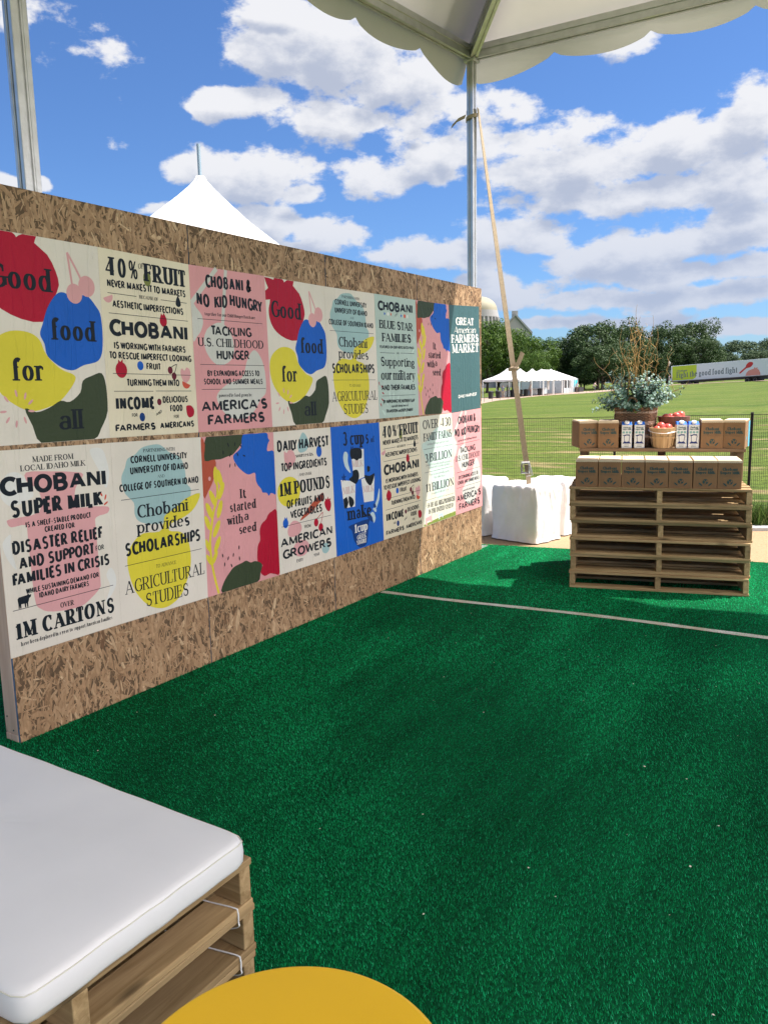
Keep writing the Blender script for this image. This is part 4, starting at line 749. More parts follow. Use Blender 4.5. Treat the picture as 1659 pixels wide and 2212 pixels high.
def make_poster(row, i, paper, ops, label, group=None):
    q = [np.array(p) for p in corners(row, i)]
    c = sum(q)/4; base = .0022+.0006*((i+row) % 3)
    def at(u, v, lev=0):
        a, b = u/100, v/150
        p = (q[0]*(1-a)+q[1]*a)*(1-b)+(q[3]*(1-a)+q[2]*a)*b
        return (base+lev*.001, p[0]-c[0], p[1]-c[1])
    mb = MB(); nx, nz = 6, 9
    for s in (0,):
        mb.prism([(0,0),(50,0),(100,0),(100,50),(100,100),(100,150),(50,150),(0,150),(0,100),(0,50)][::-1], lambda p: at(*p, -.15), lambda p: at(*p, 0))
    o = mb.build('poster', 'p_'+paper); o.location = (0, c[0], c[1]); tag(o, label, 'poster', group)
    art, let = MB(), MB(); am, lm = [], []
    def mi(lst, k):
        k = 'i_'+k
        if k not in lst: lst.append(k)
        return lst.index(k)
    lv = .06
    for op in ops:
        k = op[0]
        if k in 'bpehdqls':
            lv += .035
            if k == 'b': pts = smooth_closed(op[1], op[3]); col = op[2]
            elif k == 'p': pts = op[1]; col = op[2]
            elif k == 'e': pts = [(op[1]+op[3]*math.cos(t), op[2]+op[4]*math.sin(t)) for t in np.linspace(0, 2*math.pi, 22)[:-1]]; col = op[5]
            elif k == 'h':
                a0 = R(op[4]); pts = [(op[1]+op[3]*math.cos(a0+t), op[2]+op[3]*math.sin(a0+t)) for t in np.linspace(0, math.pi, 12)]; col = op[5]
            elif k == 'd': pts = smooth_closed([(op[1], op[2]-op[4]), (op[1]+op[3], op[2]+1), (op[1], op[2]+op[4]*.6), (op[1]-op[3], op[2]+1)], 5); col = op[5]
            elif k == 'q':
                a0 = R(op[3]); r_ = op[5] if len(op) > 5 else .9; pts = [(op[1]+r_*3*math.cos(t)*math.cos(a0)-r_*math.sin(t)*math.sin(a0), op[2]+r_*3*math.cos(t)*math.sin(a0)+r_*math.sin(t)*math.cos(a0)) for t in np.linspace(0, 2*math.pi, 14)[:-1]]; col = op[4]
                if r_ < 1.3 and col == 'navy': pts = [(op[1]+(x-op[1])*.62, op[2]+(y-op[2])*.62) for x, y in pts]
            elif k == 's': pts = [(op[1]+(op[3] if t % 2 == 0 else op[3]*.42)*math.sin(t*math.pi/5), op[2]-(op[3] if t % 2 == 0 else op[3]*.42)*math.cos(t*math.pi/5)) for t in range(10)]; col = op[4]
            if k == 'l':
                pl = smooth_open(op[1], 6); col = op[3]; L_, R_ = [], []
                for n_ in range(len(pl)):
                    a, b = np.array(pl[max(0, n_-1)]), np.array(pl[min(len(pl)-1, n_+1)]); d = (b-a)/np.linalg.norm(b-a); nn = np.array([-d[1], d[0]])*op[2]
                    L_.append(at(*(np.array(pl[n_])+nn), lv)); R_.append(at(*(np.array(pl[n_])-nn), lv))
                art.grid([L_, R_], mi(am, col)); continue
            pts = [(min(max(x, .15), 99.85), min(max(y, .15), 149.85)) for x, y in pts]
            art.poly([at(x, y, lv) for x, y in pts], mi(am, col))
    top = lv+.06
    for op in ops:
        if op[0] == 'r': rule(let, at, op[1], op[2], op[3], .45, mi(lm, 'navy'), top)
        if op[0] == 't':
            col = op[8] if len(op) > 8 else 'navy'
            f = at
            if op[2] == 'script':
                yb = op[5]; f = lambda x, y, l, yb=yb: at(x+(yb-y)*.28, y, l)
            write(let, f, op[1], op[2], op[3], op[4], op[5], op[6], op[7], mi(lm, col), top+.01)
    if art.f: art.build('printed_artwork', am, o)
    let.build('lettering', lm, o)
TOPROW = [('grey', GOOD, 'fruit shapes poster at the far left of the upper row, partly cut off'), ('cream', FRUIT, 'cream poster about wasted fruit in the upper row, near the left end'), ('pink', KID, 'pink poster about childhood hunger in the upper row of the wall'), ('grey', GOOD, 'fruit shapes poster with red, blue and yellow blobs between pink and grey posters'),
 ('grey', SCHOL, 'grey poster about scholarships with teal and yellow pear in the upper row'), ('mint', BLUE, 'pale mint green poster about supporting military families'), ('pink', SEED, 'pink poster with yellow wheat in the upper row, half in sunlight'), ('deep', GREAT, 'dark teal poster with white market lettering at the far top corner')]
BOTROW = [('grey', MADE, 'grey poster with a pink milk can and a small black cow'), ('grey', SCHOL, 'grey poster about scholarships with teal and yellow pear in the lower row'), ('pink', SEED, 'pink poster with yellow wheat and red shape in the lower shaded row'), ('grey', HARV, 'grey poster about pounds of fruits and vegetables with a carrot print'), ('bluep', CUPS, 'bright blue poster with three white milk cups stacked'), ('cream', FRUIT, 'cream poster about wasted fruit in the lower row beside the blue poster'), ('ivory', OVER, 'ivory poster about family farms with green strip at its foot'), ('pink', KID, 'pink poster about childhood hunger at the far bottom corner')]
for i, (p, ops, l) in enumerate(TOPROW): make_poster(0, i, p, ops, l, 'posters pasted on the board wall')
for i, (p, ops, l) in enumerate(BOTROW): make_poster(1, i, p, ops, l, 'posters pasted on the board wall')

# ------------------------------------------------------------------ frame tent over the turf
def frame_tent():
    P0 = Vector((-.12, 4.905, 0)); PL = Vector((-.68, .78, 0)); EH = 4.475
    s = (PL-P0).normalized(); e = Vector((math.cos(R(3)), math.sin(R(3)), 0)); up = Vector((0, 0, 1))
    LS, LE, RISE = 14.0, 6.1, 1.22
    t = thing('frame_tent', 'tall white frame tent with aluminium poles and scalloped valance over the turf', 'tent', tuple(P0))
    A_ = Vector((0, 0, EH)); rel = lambda v: v
    corner = lambda a, b, z=0: A_+e*a+s*b+up*z
    def pole_prof(h):   # square tube with a keder slot in each face
        g, d = h*.16, h*.3; q = []
        for k in range(4):
            c, n = math.cos(k*math.pi/2), math.sin(k*math.pi/2)
            for x, y in ((h, -h*.94), (h, -g*2.4), (h*.93, -g*2.4), (h*.93, -g), (h-d, -g), (h-d, g), (h*.93, g), (h*.93, g*2.4), (h, g*2.4), (h, h*.94)): q.append((x*c-y*n, x*n+y*c))
        return q
    def pole(a, b, h, top):
        mb = MB(); c = e*a+s*b; q = pole_prof(h); rot = math.atan2(s.x, -s.y)
        w = lambda p, z: (c.x+p[0]*math.cos(rot)-p[1]*math.sin(rot), c.y+p[0]*math.sin(rot)+p[1]*math.cos(rot), z)
        mb.prism(q, lambda p: w(p, .012), lambda p: w(p, top)); o = mb.build('pole', 'alu', t)
        mb = MB(); mb.box(c.x-.11, c.x+.11, c.y-.11, c.y+.11, .002, .012); mb.build('base_plate', 'alu', t)
    for a, b, h in ((0, 0, .032), (0, (PL-P0).length, .044), (0, 8.6, .036), (0, 13.0, .036), (LE, 0, .036), (LE, 4.4, .036), (LE, 8.6, .036), (LE, 13.0, .036)): pole(a, b, h, EH-.02)
    def beam(name, p, q, w=.035, h=.055):
        mb = MB(); p, q = Vector(p), Vector(q); d = (q-p).normalized(); sd = d.cross(up).normalized(); u = sd.cross(d)
        prof = [(-w, -h), (-w*.3, -h), (-w*.3, -h*.8), (w*.3, -h*.8), (w*.3, -h), (w, -h), (w, -h*.35), (w*.8, -h*.35), (w*.8, h*.1), (w, h*.1), (w, h), (-w, h), (-w, h*.1), (-w*.8, h*.1), (-w*.8, -h*.35), (-w, -h*.35)]
        mb.prism(prof, lambda k: p+sd*k[0]+u*k[1], lambda k: q+sd*k[0]+u*k[1]); return mb.build(name, 'alu', t)
    ap = corner(LE/2, LE/2, RISE); ap2 = corner(LE/2, LS-LE/2, RISE)
    beam('eave_beam', corner(.04, 0), corner(LE-.04, 0)); beam('eave_beam', corner(0, .04), corner(0, LS)); beam('eave_beam', corner(LE, .04), corner(LE, LS))
    dn = up*.075
    beam('hip_rafter', corner(.05, .05)-up*.0, ap-dn); beam('hip_rafter', corner(LE-.05, .05), ap-dn); beam('ridge_beam', ap-dn, ap2-dn)
    mb = MB()
    for px, py in ((0, 0),):
        c = corner(px, py); mb.box(c.x-.06, c.x+.06, c.y-.06, c.y+.06, c.z-.075, c.z+.02)
    mb.build('corner_fitting', 'alu', t, bevel=.01)
    # roof skin
    mb = MB()
    def sheet(p, q, r, w, n=14):
        rows = []
        for i in range(n+1):
            a = i/n; l, m_ = p.lerp(w, a), q.lerp(r, a); row = []
            for j in range(n+1):
                b = j/n; v = l.lerp(m_, b); row.append(v-up*.05*math.sin(math.pi*b)*math.sin(math.pi*min(1, a*1.0))*(1-a*.5)+up*.062)
            rows.append(row)
        mb.grid(rows)
    o_ = .05
    sheet(corner(-o_, -o_), corner(LE+o_, -o_), ap, ap); sheet(corner(-o_, -o_), corner(-o_, LS), ap2, ap); sheet(corner(LE+o_, -o_), corner(LE+o_, LS), ap2, ap)
    # rear hip keeps the shade behind the photographer
    sheet(corner(-o_, LS), corner(LE+o_, LS), ap2, ap2, 6)
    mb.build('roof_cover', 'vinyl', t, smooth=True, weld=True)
    # scalloped valance
    def valance(p, q, out, n_sc, flare, d0=.20):
        mb = MB(); N_ = n_sc*14; rows = [[] for _ in range(6)]; ln = (q-p).length
        for i in range(N_+1):
            f = i/N_; v = p.lerp(q, f); ph = (f*n_sc) % 1 if i < N_ else 1; ds = f*ln
            drop = d0+.085*math.sin(math.pi*min(1, max(0, ph)))**.6+.09*math.exp(-ds/.35)
            tilt = R(6)+flare*min(1, ds/2.2)+R(5)*math.sin(f*n_sc*3.3+1)
            for k in range(6):
                g = k/5; wv = .016*g*math.sin(f*n_sc*2*math.pi*.53+1)+.012*g*math.sin(f*n_sc*4.1+2)
                tl = tilt*min(1, .35+g*.8)
                rows[k].append(v+up*.06-up*(drop*g*math.cos(tl)+.06*min(1, g*3))+out*(.012+drop*g*math.sin(tl)+wv))
        mb.grid(rows); mb.build('valance', 'vinyl', t, smooth=True)
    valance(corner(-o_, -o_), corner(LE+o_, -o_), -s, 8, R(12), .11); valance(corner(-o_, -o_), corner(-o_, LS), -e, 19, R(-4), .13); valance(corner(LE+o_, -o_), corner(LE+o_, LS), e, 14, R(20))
    return P0
TP0 = frame_tent()

# ballast blocks and the ratchet strap
def block(label, cx, cy, rz, w, d, h, seed):
    g = np.random.default_rng(seed); mb = MB(); n = 46; ph = g.uniform(0, 6.28, 12)
    def sk(u, v, face):   # u across 0..1 around, v height
        return 0
    rows = []; per = 4*n
    def ring(z, k, puff):
        r = []
        for i in range(per):
            a = 2*math.pi*(i+.5)/per; c, s = math.cos(a), math.sin(a); p_ = 9
            m_ = (abs(c)**p_+abs(s)**p_)**(-1/p_); x, y = c*m_, s*m_
            t = i/per*2*math.pi
            top = math.exp(-((1-k)/.25)**2); P_ = Vector((c*m_*2.2+seed*7, s*m_*2.2, k*1.7)); 
            rdg = 1-abs(mnoise.noise(Vector((c*m_*3.1+s*m_*3.1+seed*3+k*.9, k*1.1+seed, 0)))*2)
            f = .017*mnoise.noise(P_)+.012*(rdg**3-.3)*(.25+.75*top)+.008*mnoise.noise(P_*3.1)*(.4+top)
            if k < .12: f += .008*mnoise.noise(P_*2.3+Vector((5, 0, 0)))
            sc = 1+puff
            r.append((x*(w/2)*sc+c*f, y*(d/2)*sc+s*f, z))
        return r
    for k in np.linspace(0, 1, 26): rows.append(ring(.012+k*(h-.03), k, .02*math.sin(math.pi*k)+(.03 if k < .08 else 0)*(1-k/.08)-(.03*((k-.93)/.07)**2 if k > .93 else 0)))
    for q in np.linspace(.93, .05, 12):
        base = ring(h-.012, 1, 0); rows.append([(x*q, y*q, h-.012+.012*min(1, (1-q)*8)+.008*math.sin(7*x*3+ph[5])*math.sin(6*y*3+ph[6])) for x, y, z in base])
    mb.grid(rows, 0, True); mb.poly(rows[-1])
    o = mb.build('ballast_block', 'cloth_white', smooth=True); o.location = (cx, cy, .004); o.rotation_euler = (0, 0, rz)
    return tag(o, label, 'ballast block', 'cloth covered ballast blocks beside the wall')
block('white cloth covered ballast block with the beige strap tied to its top', .165, 5.55, R(-14), .56, .46, .575, 1)
block('white cloth covered ballast block half hidden behind the board wall', -.47, 5.72, R(-10), .56, .5, .585, 2)
block('white cloth covered ballast block at the back, right of the strapped one', .285, 6.04, R(-8), .46, .40, .58, 3)
def ribbon(mb, pts, w, sd, th=.0025, m=0):
    sd = Vector(sd).normalized(); rows = [[], [], [], []]
    pts = [Vector(p) for p in pts]
    for i, p in enumerate(pts):
        d = (pts[min(i+1, len(pts)-1)]-pts[max(i-1, 0)]).normalized(); n = d.cross(sd).normalized()
        for k, (a, b) in enumerate(((-1, -1), (1, -1), (1, 1), (-1, 1))): rows[k].append(p+sd*a*w/2+n*b*th)
    mb.grid([rows[0], rows[1], rows[2], rows[3], rows[0]], m)
def strap():
    t = thing('ratchet_strap', 'beige webbing strap slanting from the tent pole down to a white block', 'strap')
    a = Vector((-.07, 4.93, 4.02)); b = Vector((.225, 5.40, .80)); c = Vector((.245, 5.43, .578)); vr = Vector(CR)
    mb = MB(); pts = []
    for i in range(31):
        f = i/30; p = a.lerp(b, f); tw = math.sin(f*2.4); pts.append(p)
    rows = [[], [], [], []]
    for i, p in enumerate(pts):
        f = i/30; ang = 1.15*(1-f)**1.2; sd = Vector((.845, .534, 0)); nn = Vector((-.53, .84, 0)); sdv = (sd*math.cos(ang)+nn*math.sin(ang)); nv = sdv.cross(Vector((0, 0, 1)))
        for k, (x, y) in enumerate(((-1, -1), (1, -1), (1, 1), (-1, 1))): rows[k].append(p+sdv*x*.027+nv*y*.0018)
    mb.grid([rows[0], rows[1], rows[2], rows[3], rows[0]])
    ribbon(mb, [b.lerp(c, .1), c, c+Vector((.03, .05, .003)), c+Vector((.14, .16, .004))], .05, (.845, .534, 0))
    mb.build('webbing', 'webbing', t)
    mb = MB(); k = a.lerp(b, .715); 
    mb.tube([k+Vector((-.034, -.02, -.01)), k+Vector((-.01, -.035, .0)), k+Vector((.03, -.02, .004)), k+Vector((.036, .01, .006)), k+Vector((.0, .03, .0)), k+Vector((-.034, .01, -.008)), k+Vector((-.034, -.02, -.01))], .016, 8)
    ribbon(mb, [k+Vector((.01, -.015, 0)), k+Vector((.05, .0, .05)), k+Vector((.085, .02, .15))], .042, (.5, .3, -.35))
    mb.build('webbing_knot', 'webbing', t, smooth=True)
    mb = MB(); u = (b-a).normalized(); q = b+Vector((0, -.02, 0))
    for sx in (-1, 1):
        o = Vector((.845, .534, 0))*.034*sx
        mb.prism([(-.02, 0), (.02, 0), (.024, .1), (-.012, .11)], lambda p: q+o+Vector((-.02*p[0], -p[0], -.11+p[1])), lambda p: q+o*1.12+Vector((-.02*p[0], -p[0], -.11+p[1])))
    sd = Vector((.845, .534, 0))
    mb.tube([q-sd*.04, q+sd*.04], .011, 10); mb.tube([q-sd*.04-Vector((0, 0, .10)), q+sd*.04-Vector((0, 0, .10))], .008, 10)
    mb.tube([q+sd*.04, q+sd*.085+Vector((0, -.03, -.12)), q+sd*.03+Vector((0, -.045, -.13))], .004, 6); mb.tube([q+sd*.03, q+sd*.075+Vector((0, -.03, -.12))], .004, 6)
    mb.build('ratchet_buckle', 'steel', t)
    mb = MB(); p = Vector((-.12, 4.905, 3.92)); ribbon(mb, [p+Vector((-.05*math.cos(x), -.05*math.sin(x), .012*x)) for x in np.linspace(0, 6.3, 20)], .03, (0, 0, 1))
    ribbon(mb, [p+Vector((-.04, -.045, .03)), p+Vector((-.1, -.08, .0)), p+Vector((-.15, -.1, -.05))], .035, (.3, .2, 1)); mb.build('pole_loop', 'webbing', t)
strap()

# ------------------------------------------------------------------ pallets
def make_pallet(name, label, W, D, group):
    t = thing(name, label, 'pallet', group=group)
    SH, DT, SW = .092, .019, .038
    def piece(nm, lx, ly, lz, x, y, z, rot=0, seed=0):
        mb = MB(); mb.box(-lx/2, lx/2, -ly/2, ly/2, -lz/2, lz/2); o = mb.build(nm, 'pallet_x', t, bevel=.003); o.location = (x, y, z); o.rotation_euler = (0, 0, rot); return o
    def nails(o):
        b = bmesh.new(); b.from_mesh(o.data)
        for x in (-W/2+.022, .008, W/2-.022):
            for y in (-.024, .022):
                c = (x+rng.uniform(-.006, .006), y+rng.uniform(-.005, .005)); f = b.faces.new([b.verts.new((c[0]+.0042*math.cos(a), c[1]+.0042*math.sin(a), DT/2+.0004)) for a in np.linspace(0, 2*math.pi, 9)[:-1]]); f.material_index = 1
        b.to_mesh(o.data); b.free(); o.data.materials.append(M['alu_dark'])
    nb = 7; bw = .095
    for k in range(nb):
        y = bw/2+(D-bw)*k/(nb-1); nails(piece('deck_board', W, bw, DT, W/2+rng.uniform(-.004, .004), y, DT*1.5+SH+rng.uniform(-.001, .001)))
    for k in range(4):
        y = bw/2+(D-bw)*k/3; piece('bottom_board', W, bw, DT, W/2+rng.uniform(-.004, .004), y, DT/2)
    for x in (SW/2+.002, W/2+.01, W-SW/2-.002):
        piece('stringer', D-.004, SW, SH-.0006, x, D/2, DT+SH/2, R(90))
    return t
PO = Vector((1.222, 3.829, .009)); PA = R(15); PE = Vector((math.cos(PA), math.sin(PA), 0)); PN = Vector((-PE.y, PE.x, 0))
def pp(a, b, z=0): return PO+PE*a+PN*b+Vector((0, 0, z))
ORD = ['bottom pallet of the tall display stack, resting on green turf', 'second pallet from the bottom of the tall display stack', 'third pallet from the bottom of the tall display stack', 'fourth pallet from the bottom of the tall display stack', 'fifth pallet from the bottom of the tall display stack', 'top pallet of the tall display stack, carrying the lower row of boxes']
pal0 = make_pallet('wooden_pallet', ORD[0], 1.27, 1.0, 'pallets stacked as a display stand'); PHT = .1305
pal0.location = pp(0, 0, 0); pal0.rotation_euler = (0, 0, PA)
for k in range(1, 6):
    dup(pal0, pp([0, .004, .0, .008, -.006, -.008][k], [0, .012, .004, .016, .002, -.006][k], k*PHT), PA+R([0, .3, -.3, .4, -.2, .1][k]), ORD[k])
PT = PO.z+6*PHT
# riser with a shelf behind the lower boxes
def riser():
    t = thing('wooden_riser', 'brown wooden riser shelf standing on the pallets behind the lower boxes', 'shelf', pp(0, .45, 6*PHT), PA)
    H = 1.047-PT
    for k in range(4):
        mb = MB(); mb.box(.03, 1.262, k*.115, k*.115+.108, H-.026, H); mb.build('shelf_board', 'shelf_wood', t, bevel=.003)
    for x0, nm in ((.035, 'side_panel'), (.64, 'centre_leg'), (1.2, 'side_panel')):
        mb = MB()
        if nm == 'side_panel': mb.box(x0, x0+.055, .06, .44, .001, H-.0265)
        else: mb.box(x0, x0+.06, .36, .45, .001, H-.0265)
        mb.build(nm, 'shelf_wood', t, bevel=.003)
riser(); SH_Z = 1.047

# cardboard boxes
def make_box(W=.162, D=.37, H=.206):
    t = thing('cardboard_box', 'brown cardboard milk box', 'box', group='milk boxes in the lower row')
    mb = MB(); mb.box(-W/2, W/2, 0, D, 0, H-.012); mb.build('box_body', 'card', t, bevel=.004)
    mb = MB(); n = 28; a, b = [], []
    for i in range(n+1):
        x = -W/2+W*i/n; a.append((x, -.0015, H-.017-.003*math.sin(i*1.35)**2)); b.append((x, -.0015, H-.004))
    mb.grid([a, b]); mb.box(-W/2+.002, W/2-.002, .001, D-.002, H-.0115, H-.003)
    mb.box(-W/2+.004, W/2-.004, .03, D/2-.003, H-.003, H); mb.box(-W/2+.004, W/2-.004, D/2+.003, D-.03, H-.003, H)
    mb.build('box_lid', ['card_sunlit_top'], t, bevel=.0015)  # lid and front strip use the kraft with sunlight in its colour
    f = lambda x, y, l: (-W/2+W*x/100, -.0016-.0004*l, H*(1-y/127))
    mb = MB(); write(mb, f, 'Chobani', 'serifB', 20, 80, 46, 46, 13); write(mb, f, 'Super Milk', 'serifB', 10, 90, 61, 61, 12.5); mb.build('lettering', 'ink_teal', t)
    mb = MB()
    circ = lambda cx, cy, r, a0, a1, n=14: [(cx+r*math.cos(R(a)), cy-r*math.sin(R(a))) for a in np.linspace(a0, a1, n)]
    for cx, cy, rx, ry, rot in ((32, 108, 3.2, 10, -48), (72, 108, 3.2, 10, 48)):
        c, s = math.cos(R(rot)), math.sin(R(rot)); mb.poly([f(cx+rx*math.cos(t)*c-ry*math.sin(t)*s, cy+rx*math.cos(t)*s+ry*math.sin(t)*c, 1) for t in np.linspace(0, 6.28, 15)[:-1]])
    def ringp(r0, r1, a0, a1, m=0): 
        o, i = circ(52, 96, r1, a0, a1), circ(52, 96, r0, a0, a1); mb.grid([[f(*p, 1) for p in o], [f(*p, 1) for p in i]], m)
    ringp(10.4, 12, 0, 360); ringp(2, 10.4, 60, 120); ringp(3, 10.4, 150, 235); ringp(4, 10.4, 290, 350); ringp(0.5, 5, 20, 60)
    mb.build('printed_emblem', 'ink_teal', t)
    mb = MB(); o, i = circ(50, 43, 21, 40, 140), circ(50, 43, 20, 40, 140); mb.grid([[f(*p, .5) for p in o], [f(*p, .5) for p in i]])
    for y in (65, 68.5, 72): mb.poly([f(10, y, .5), f(84, y, .5), f(84, y+1, .5), f(10, y+1, .5)])
    mb.poly([f(14, 80, .5), f(22, 80, .5), f(22, 82, .5), f(14, 82, .5)])
    for x in (14, 24): mb.poly([f(x, 85, .5), f(x+.8, 85, .5), f(x+.8, 116, .5), f(x, 116, .5)])
    mb.poly([f(84, 112, .5), f(90, 112, .5), f(90, 118, .5), f(84, 118, .5)]); mb.poly([f(12, 118, .5), f(70, 118, .5), f(70, 119, .5), f(12, 119, .5)])
    mb.build('faint_print', 'ink_faint', t)
    return t
bx0 = make_box(); BL = ['box at the left end of the lower cardboard row', 'second box from the left in the lower cardboard row', 'third box from the left in the lower cardboard row', 'middle box of seven in the lower cardboard row', 'third box from the right in the lower cardboard row', 'second box from the right in the lower cardboard row', 'box at the right end of the lower cardboard row']
for k in range(7):
    x = .116+k*.1652+rng.uniform(-.0015, .0015); l = pp(x, .012+rng.uniform(0, .004), 6*PHT); rz = PA+R(rng.uniform(-.5, .5))
    if k == 0: bx0.location = l; bx0.rotation_euler = (0, 0, rz); bx0['label'] = BL[0]
    else: dup(bx0, l, rz, BL[k])
UB = [(.104, .47, 15, 'upper row box at the far left end of the shelf, turned slightly'), (.252, .465, 1, 'upper row box between the end box and the milk cartons'), (1.018, .465, -1, 'upper row box just right of the blue topped cartons'), (1.172, .46, -13, 'upper row box at the right end with a sunlit blue edged side')]
for x, b, dr, l in UB:
    o = dup(bx0, pp(x, b, SH_Z-PO.z), PA+R(dr), l, 'milk boxes on the shelf', (.97, .82, 1.06))
# printed side of the end box
mb = MB(); f = lambda y, z, l: (.082+.0004*l, y, z)
mb.poly([f(.25, .002, 1), f(.365, .002, 1), f(.365, .19, 1), f(.25, .19, 1)][:4]); sp = mb.build('printed_side_panel', 'ink_blue', o)
mb = MB(); g = lambda x, y, l: (.0812+.0004*l, .20-y/100*.06, .03+x/100*.15); write(mb, g, 'Super Milk', 'serif', 0, 100, 0, 0, 24); mb.poly([f(.07, .05, 1), f(.12, .07, 1), f(.10, .09, 1)]); mb.build('side_lettering', 'ink_blue', o)

# milk cartons
def make_carton():
    W = D = .078; H = .205
    t = thing('milk_carton', 'white milk carton', 'carton', group='milk cartons on the shelf')
    mb = MB(); mb.box(-W/2, W/2, 0, D, 0, H*.9, 0); mb.m[3] = 1; mb.build('carton_body', ['carton', 'carton_blue'], t, bevel=.003)
    mb = MB(); q = [(-W/2, 0), (W/2, 0), (W/2, D), (-W/2, D)]; z0 = H*.901; r0 = [(x, y, z0) for x, y in q]; r1 = [(-W/2+.004, .03, H), (W/2-.004, .03, H), (W/2-.002, D-.002, H+.001), (-W/2+.002, D-.002, H+.001)]
    mb.grid([r0, r1], 0, True); mb.poly(r1); mb.build('carton_top', 'carton_blue', t, bevel=.002)
    mb = MB(); mb.lathe([(.0185, 0), (.0185, .012), (.017, .015), (.001, .0155)], 20); c = mb.build('screw_cap', 'cap', t, smooth=False); c.location = (0, .018, H*.955); c.rotation_euler = (R(22), 0, 0)
    f = lambda x, y, l: (-W/2+W*x/100, -.0008-.0004*l, H*.9*(1-y/240))
    mb = MB(); write(mb, f, 'Chobani', 'serifB', 15, 85, 36, 36, 15); write(mb, f, 'Super Milk', 'serifB', 8, 92, 53, 53, 14)
    for y in (205, 222): mb.poly([f(28, y, 1), f(72, y, 1), f(72, y+4, 1), f(28, y+4, 1)])
    mb.build('lettering', 'ink_teal', t)
    mb = MB()
    for x in (20, 50, 80): mb.poly([f(x+11*math.cos(a), 78+12*math.sin(a), 1) for a in np.linspace(0, 6.28, 15)[:-1]])
    mb.build('round_badge', 'carton_teal', t)
    mb = MB()
    for p in ([(22,112),(27,112),(34,180),(30,180)], [(78,112),(83,112),(74,180),(70,180)], [(10,192),(28,168),(50,176),(74,168),(92,192)], [(20,106),(50,98),(80,100),(80,112),(50,108),(24,118)], [(12,104),(18,104),(20,112),(14,112)]): mb.poly([f(*q, 1+.2*len(mb.f)) for q in p])
    mb.build('glass_print', 'carton_navy', t); return t
ct0 = make_carton(); CL = [(.393, 'white blue topped milk carton standing beside the left cardboard boxes'), (.489, 'white blue topped milk carton next to the wicker plant basket'), (.800, 'white blue topped milk carton just right of the apple bushel'), (.889, 'white blue topped milk carton touching the right cardboard boxes')]
for k, (x, l) in enumerate(CL):
    p = pp(x, .475, SH_Z-PO.z)
    if k == 0: ct0.location = p; ct0.rotation_euler = (0, 0, PA+R(3)); ct0['label'] = l
    else: dup(ct0, p, PA+R([3, 1, 5, 4][k]), l)

# bushel baskets and apples
def bushel(loc, r0, r1, h, m, label, handle=True):
    t = thing('bushel_basket', label, 'basket', loc); n = 28; mb = MB()
    for k in range(n):
        a0, a1 = 2*math.pi*(k+.04)/n, 2*math.pi*(k+.96)/n; rows = []
        for z in np.linspace(0, 1, 7):
            r = (r0+(r1-r0)*z**.8); b = .004 if k % 2 else 0
            rows.append([((r-b)*math.cos(a), (r-b)*math.sin(a), z*h+.002) for a in np.linspace(a0, a1, 4)])
        mb.grid(rows)
    mb.lathe([(.001, .004), (r0-.004, .004), (r0-.006, .008)], n); mb.lathe([(r0*.98-.008, .006), (r1-.012, h*.98)], n)
    mb.build('slat_wall', m, t)
    for z0, z1, nm in ((.84, 1.0, 'rim_hoop'), (.50, .56, 'middle_hoop')):
        mb = MB(); q = lambda z: r0+(r1-r0)*z**.8
        mb.lathe([(q(z0)+.0005, z0*h), (q(z0)+.006, z0*h), (q(z1)+.006, z1*h+.003), (q(z1)+.0005, z1*h+.003)], 40); mb.build(nm, m, t, smooth=False)
    if handle:
        mb = MB(); pts = [(-(r1+.006), 0, h*.93)]+[(r1*1.05*math.cos(a), -(r1*.42+.03)*math.sin(a)-.05*math.sin(a), h*(.93-.16*math.sin(a))) for a in np.linspace(math.pi, 0, 16)]
        mb.tube([Vector(p) for p in pts], .0022, 6); mb.tube([(r1*.25, -r1*1.1, h*.765), (r1*.8, -r1*.74, h*.84)], .005, 8); o = mb.build('wire_handle', 'cap', t)
        o.rotation_euler = (0, 0, PA)
    return t
bushel(pp(.665, .53, SH_Z-PO.z), .080, .104, .155, 'bushel', 'pale slatted bushel basket of apples with a wire handle')
bushel(pp(.752, .74, SH_Z-PO.z), .085, .118, .235, 'bushel_dark', 'dark slatted basket of apples behind the pale bushel', False)
def make_apple():
    mb = MB(); prof = []
    for k in range(17):
        a = math.pi*k/16; r = math.sin(a)*(1+.10*math.cos(a)); z = -math.cos(a)*.9
        if k > 13: z -= .10*(k-13)*.55
        if k < 2: z += .06
        prof.append((max(.0005, r*.037), z*.037))
    mb.lathe(prof, 24); o = mb.build('apple', 'apple', smooth=True)
    mb = MB(); mb.tube([(0, 0, .022), (.002, .001, .034), (.006, .002, .042)], [.0016, .0014, .002], 6); mb.build('apple_stem', 'stem_brown', o)
    return tag(o, 'red apple', 'apple', 'apples in the baskets')
ap0 = make_apple(); AP = [(.645, .50, .205, 'red apple on top of the heap in the pale bushel'), (.700, .515, .195, 'red apple at the right of the heap in the pale bushel'), (.617, .485, .182, 'red apple at the left of the heap in the pale bushel'), (.665, .465, .170, 'red apple low at the front of the heap in the pale bushel'), (.66, .575, .19, 'red apple at the back of the heap in the pale bushel'),
 (.690, .70, .262, 'dark red apple at the left of the rear basket'), (.765, .71, .275, 'bright red apple on top in the rear basket'), (.800, .755, .283, 'yellow blushed apple at the back of the rear basket'), (.735, .665, .248, 'red apple low in the front of the rear basket'), (.812, .685, .250, 'red apple at the right rim of the rear basket'), (.725, .775, .262, 'red apple at the back left of the rear basket')]
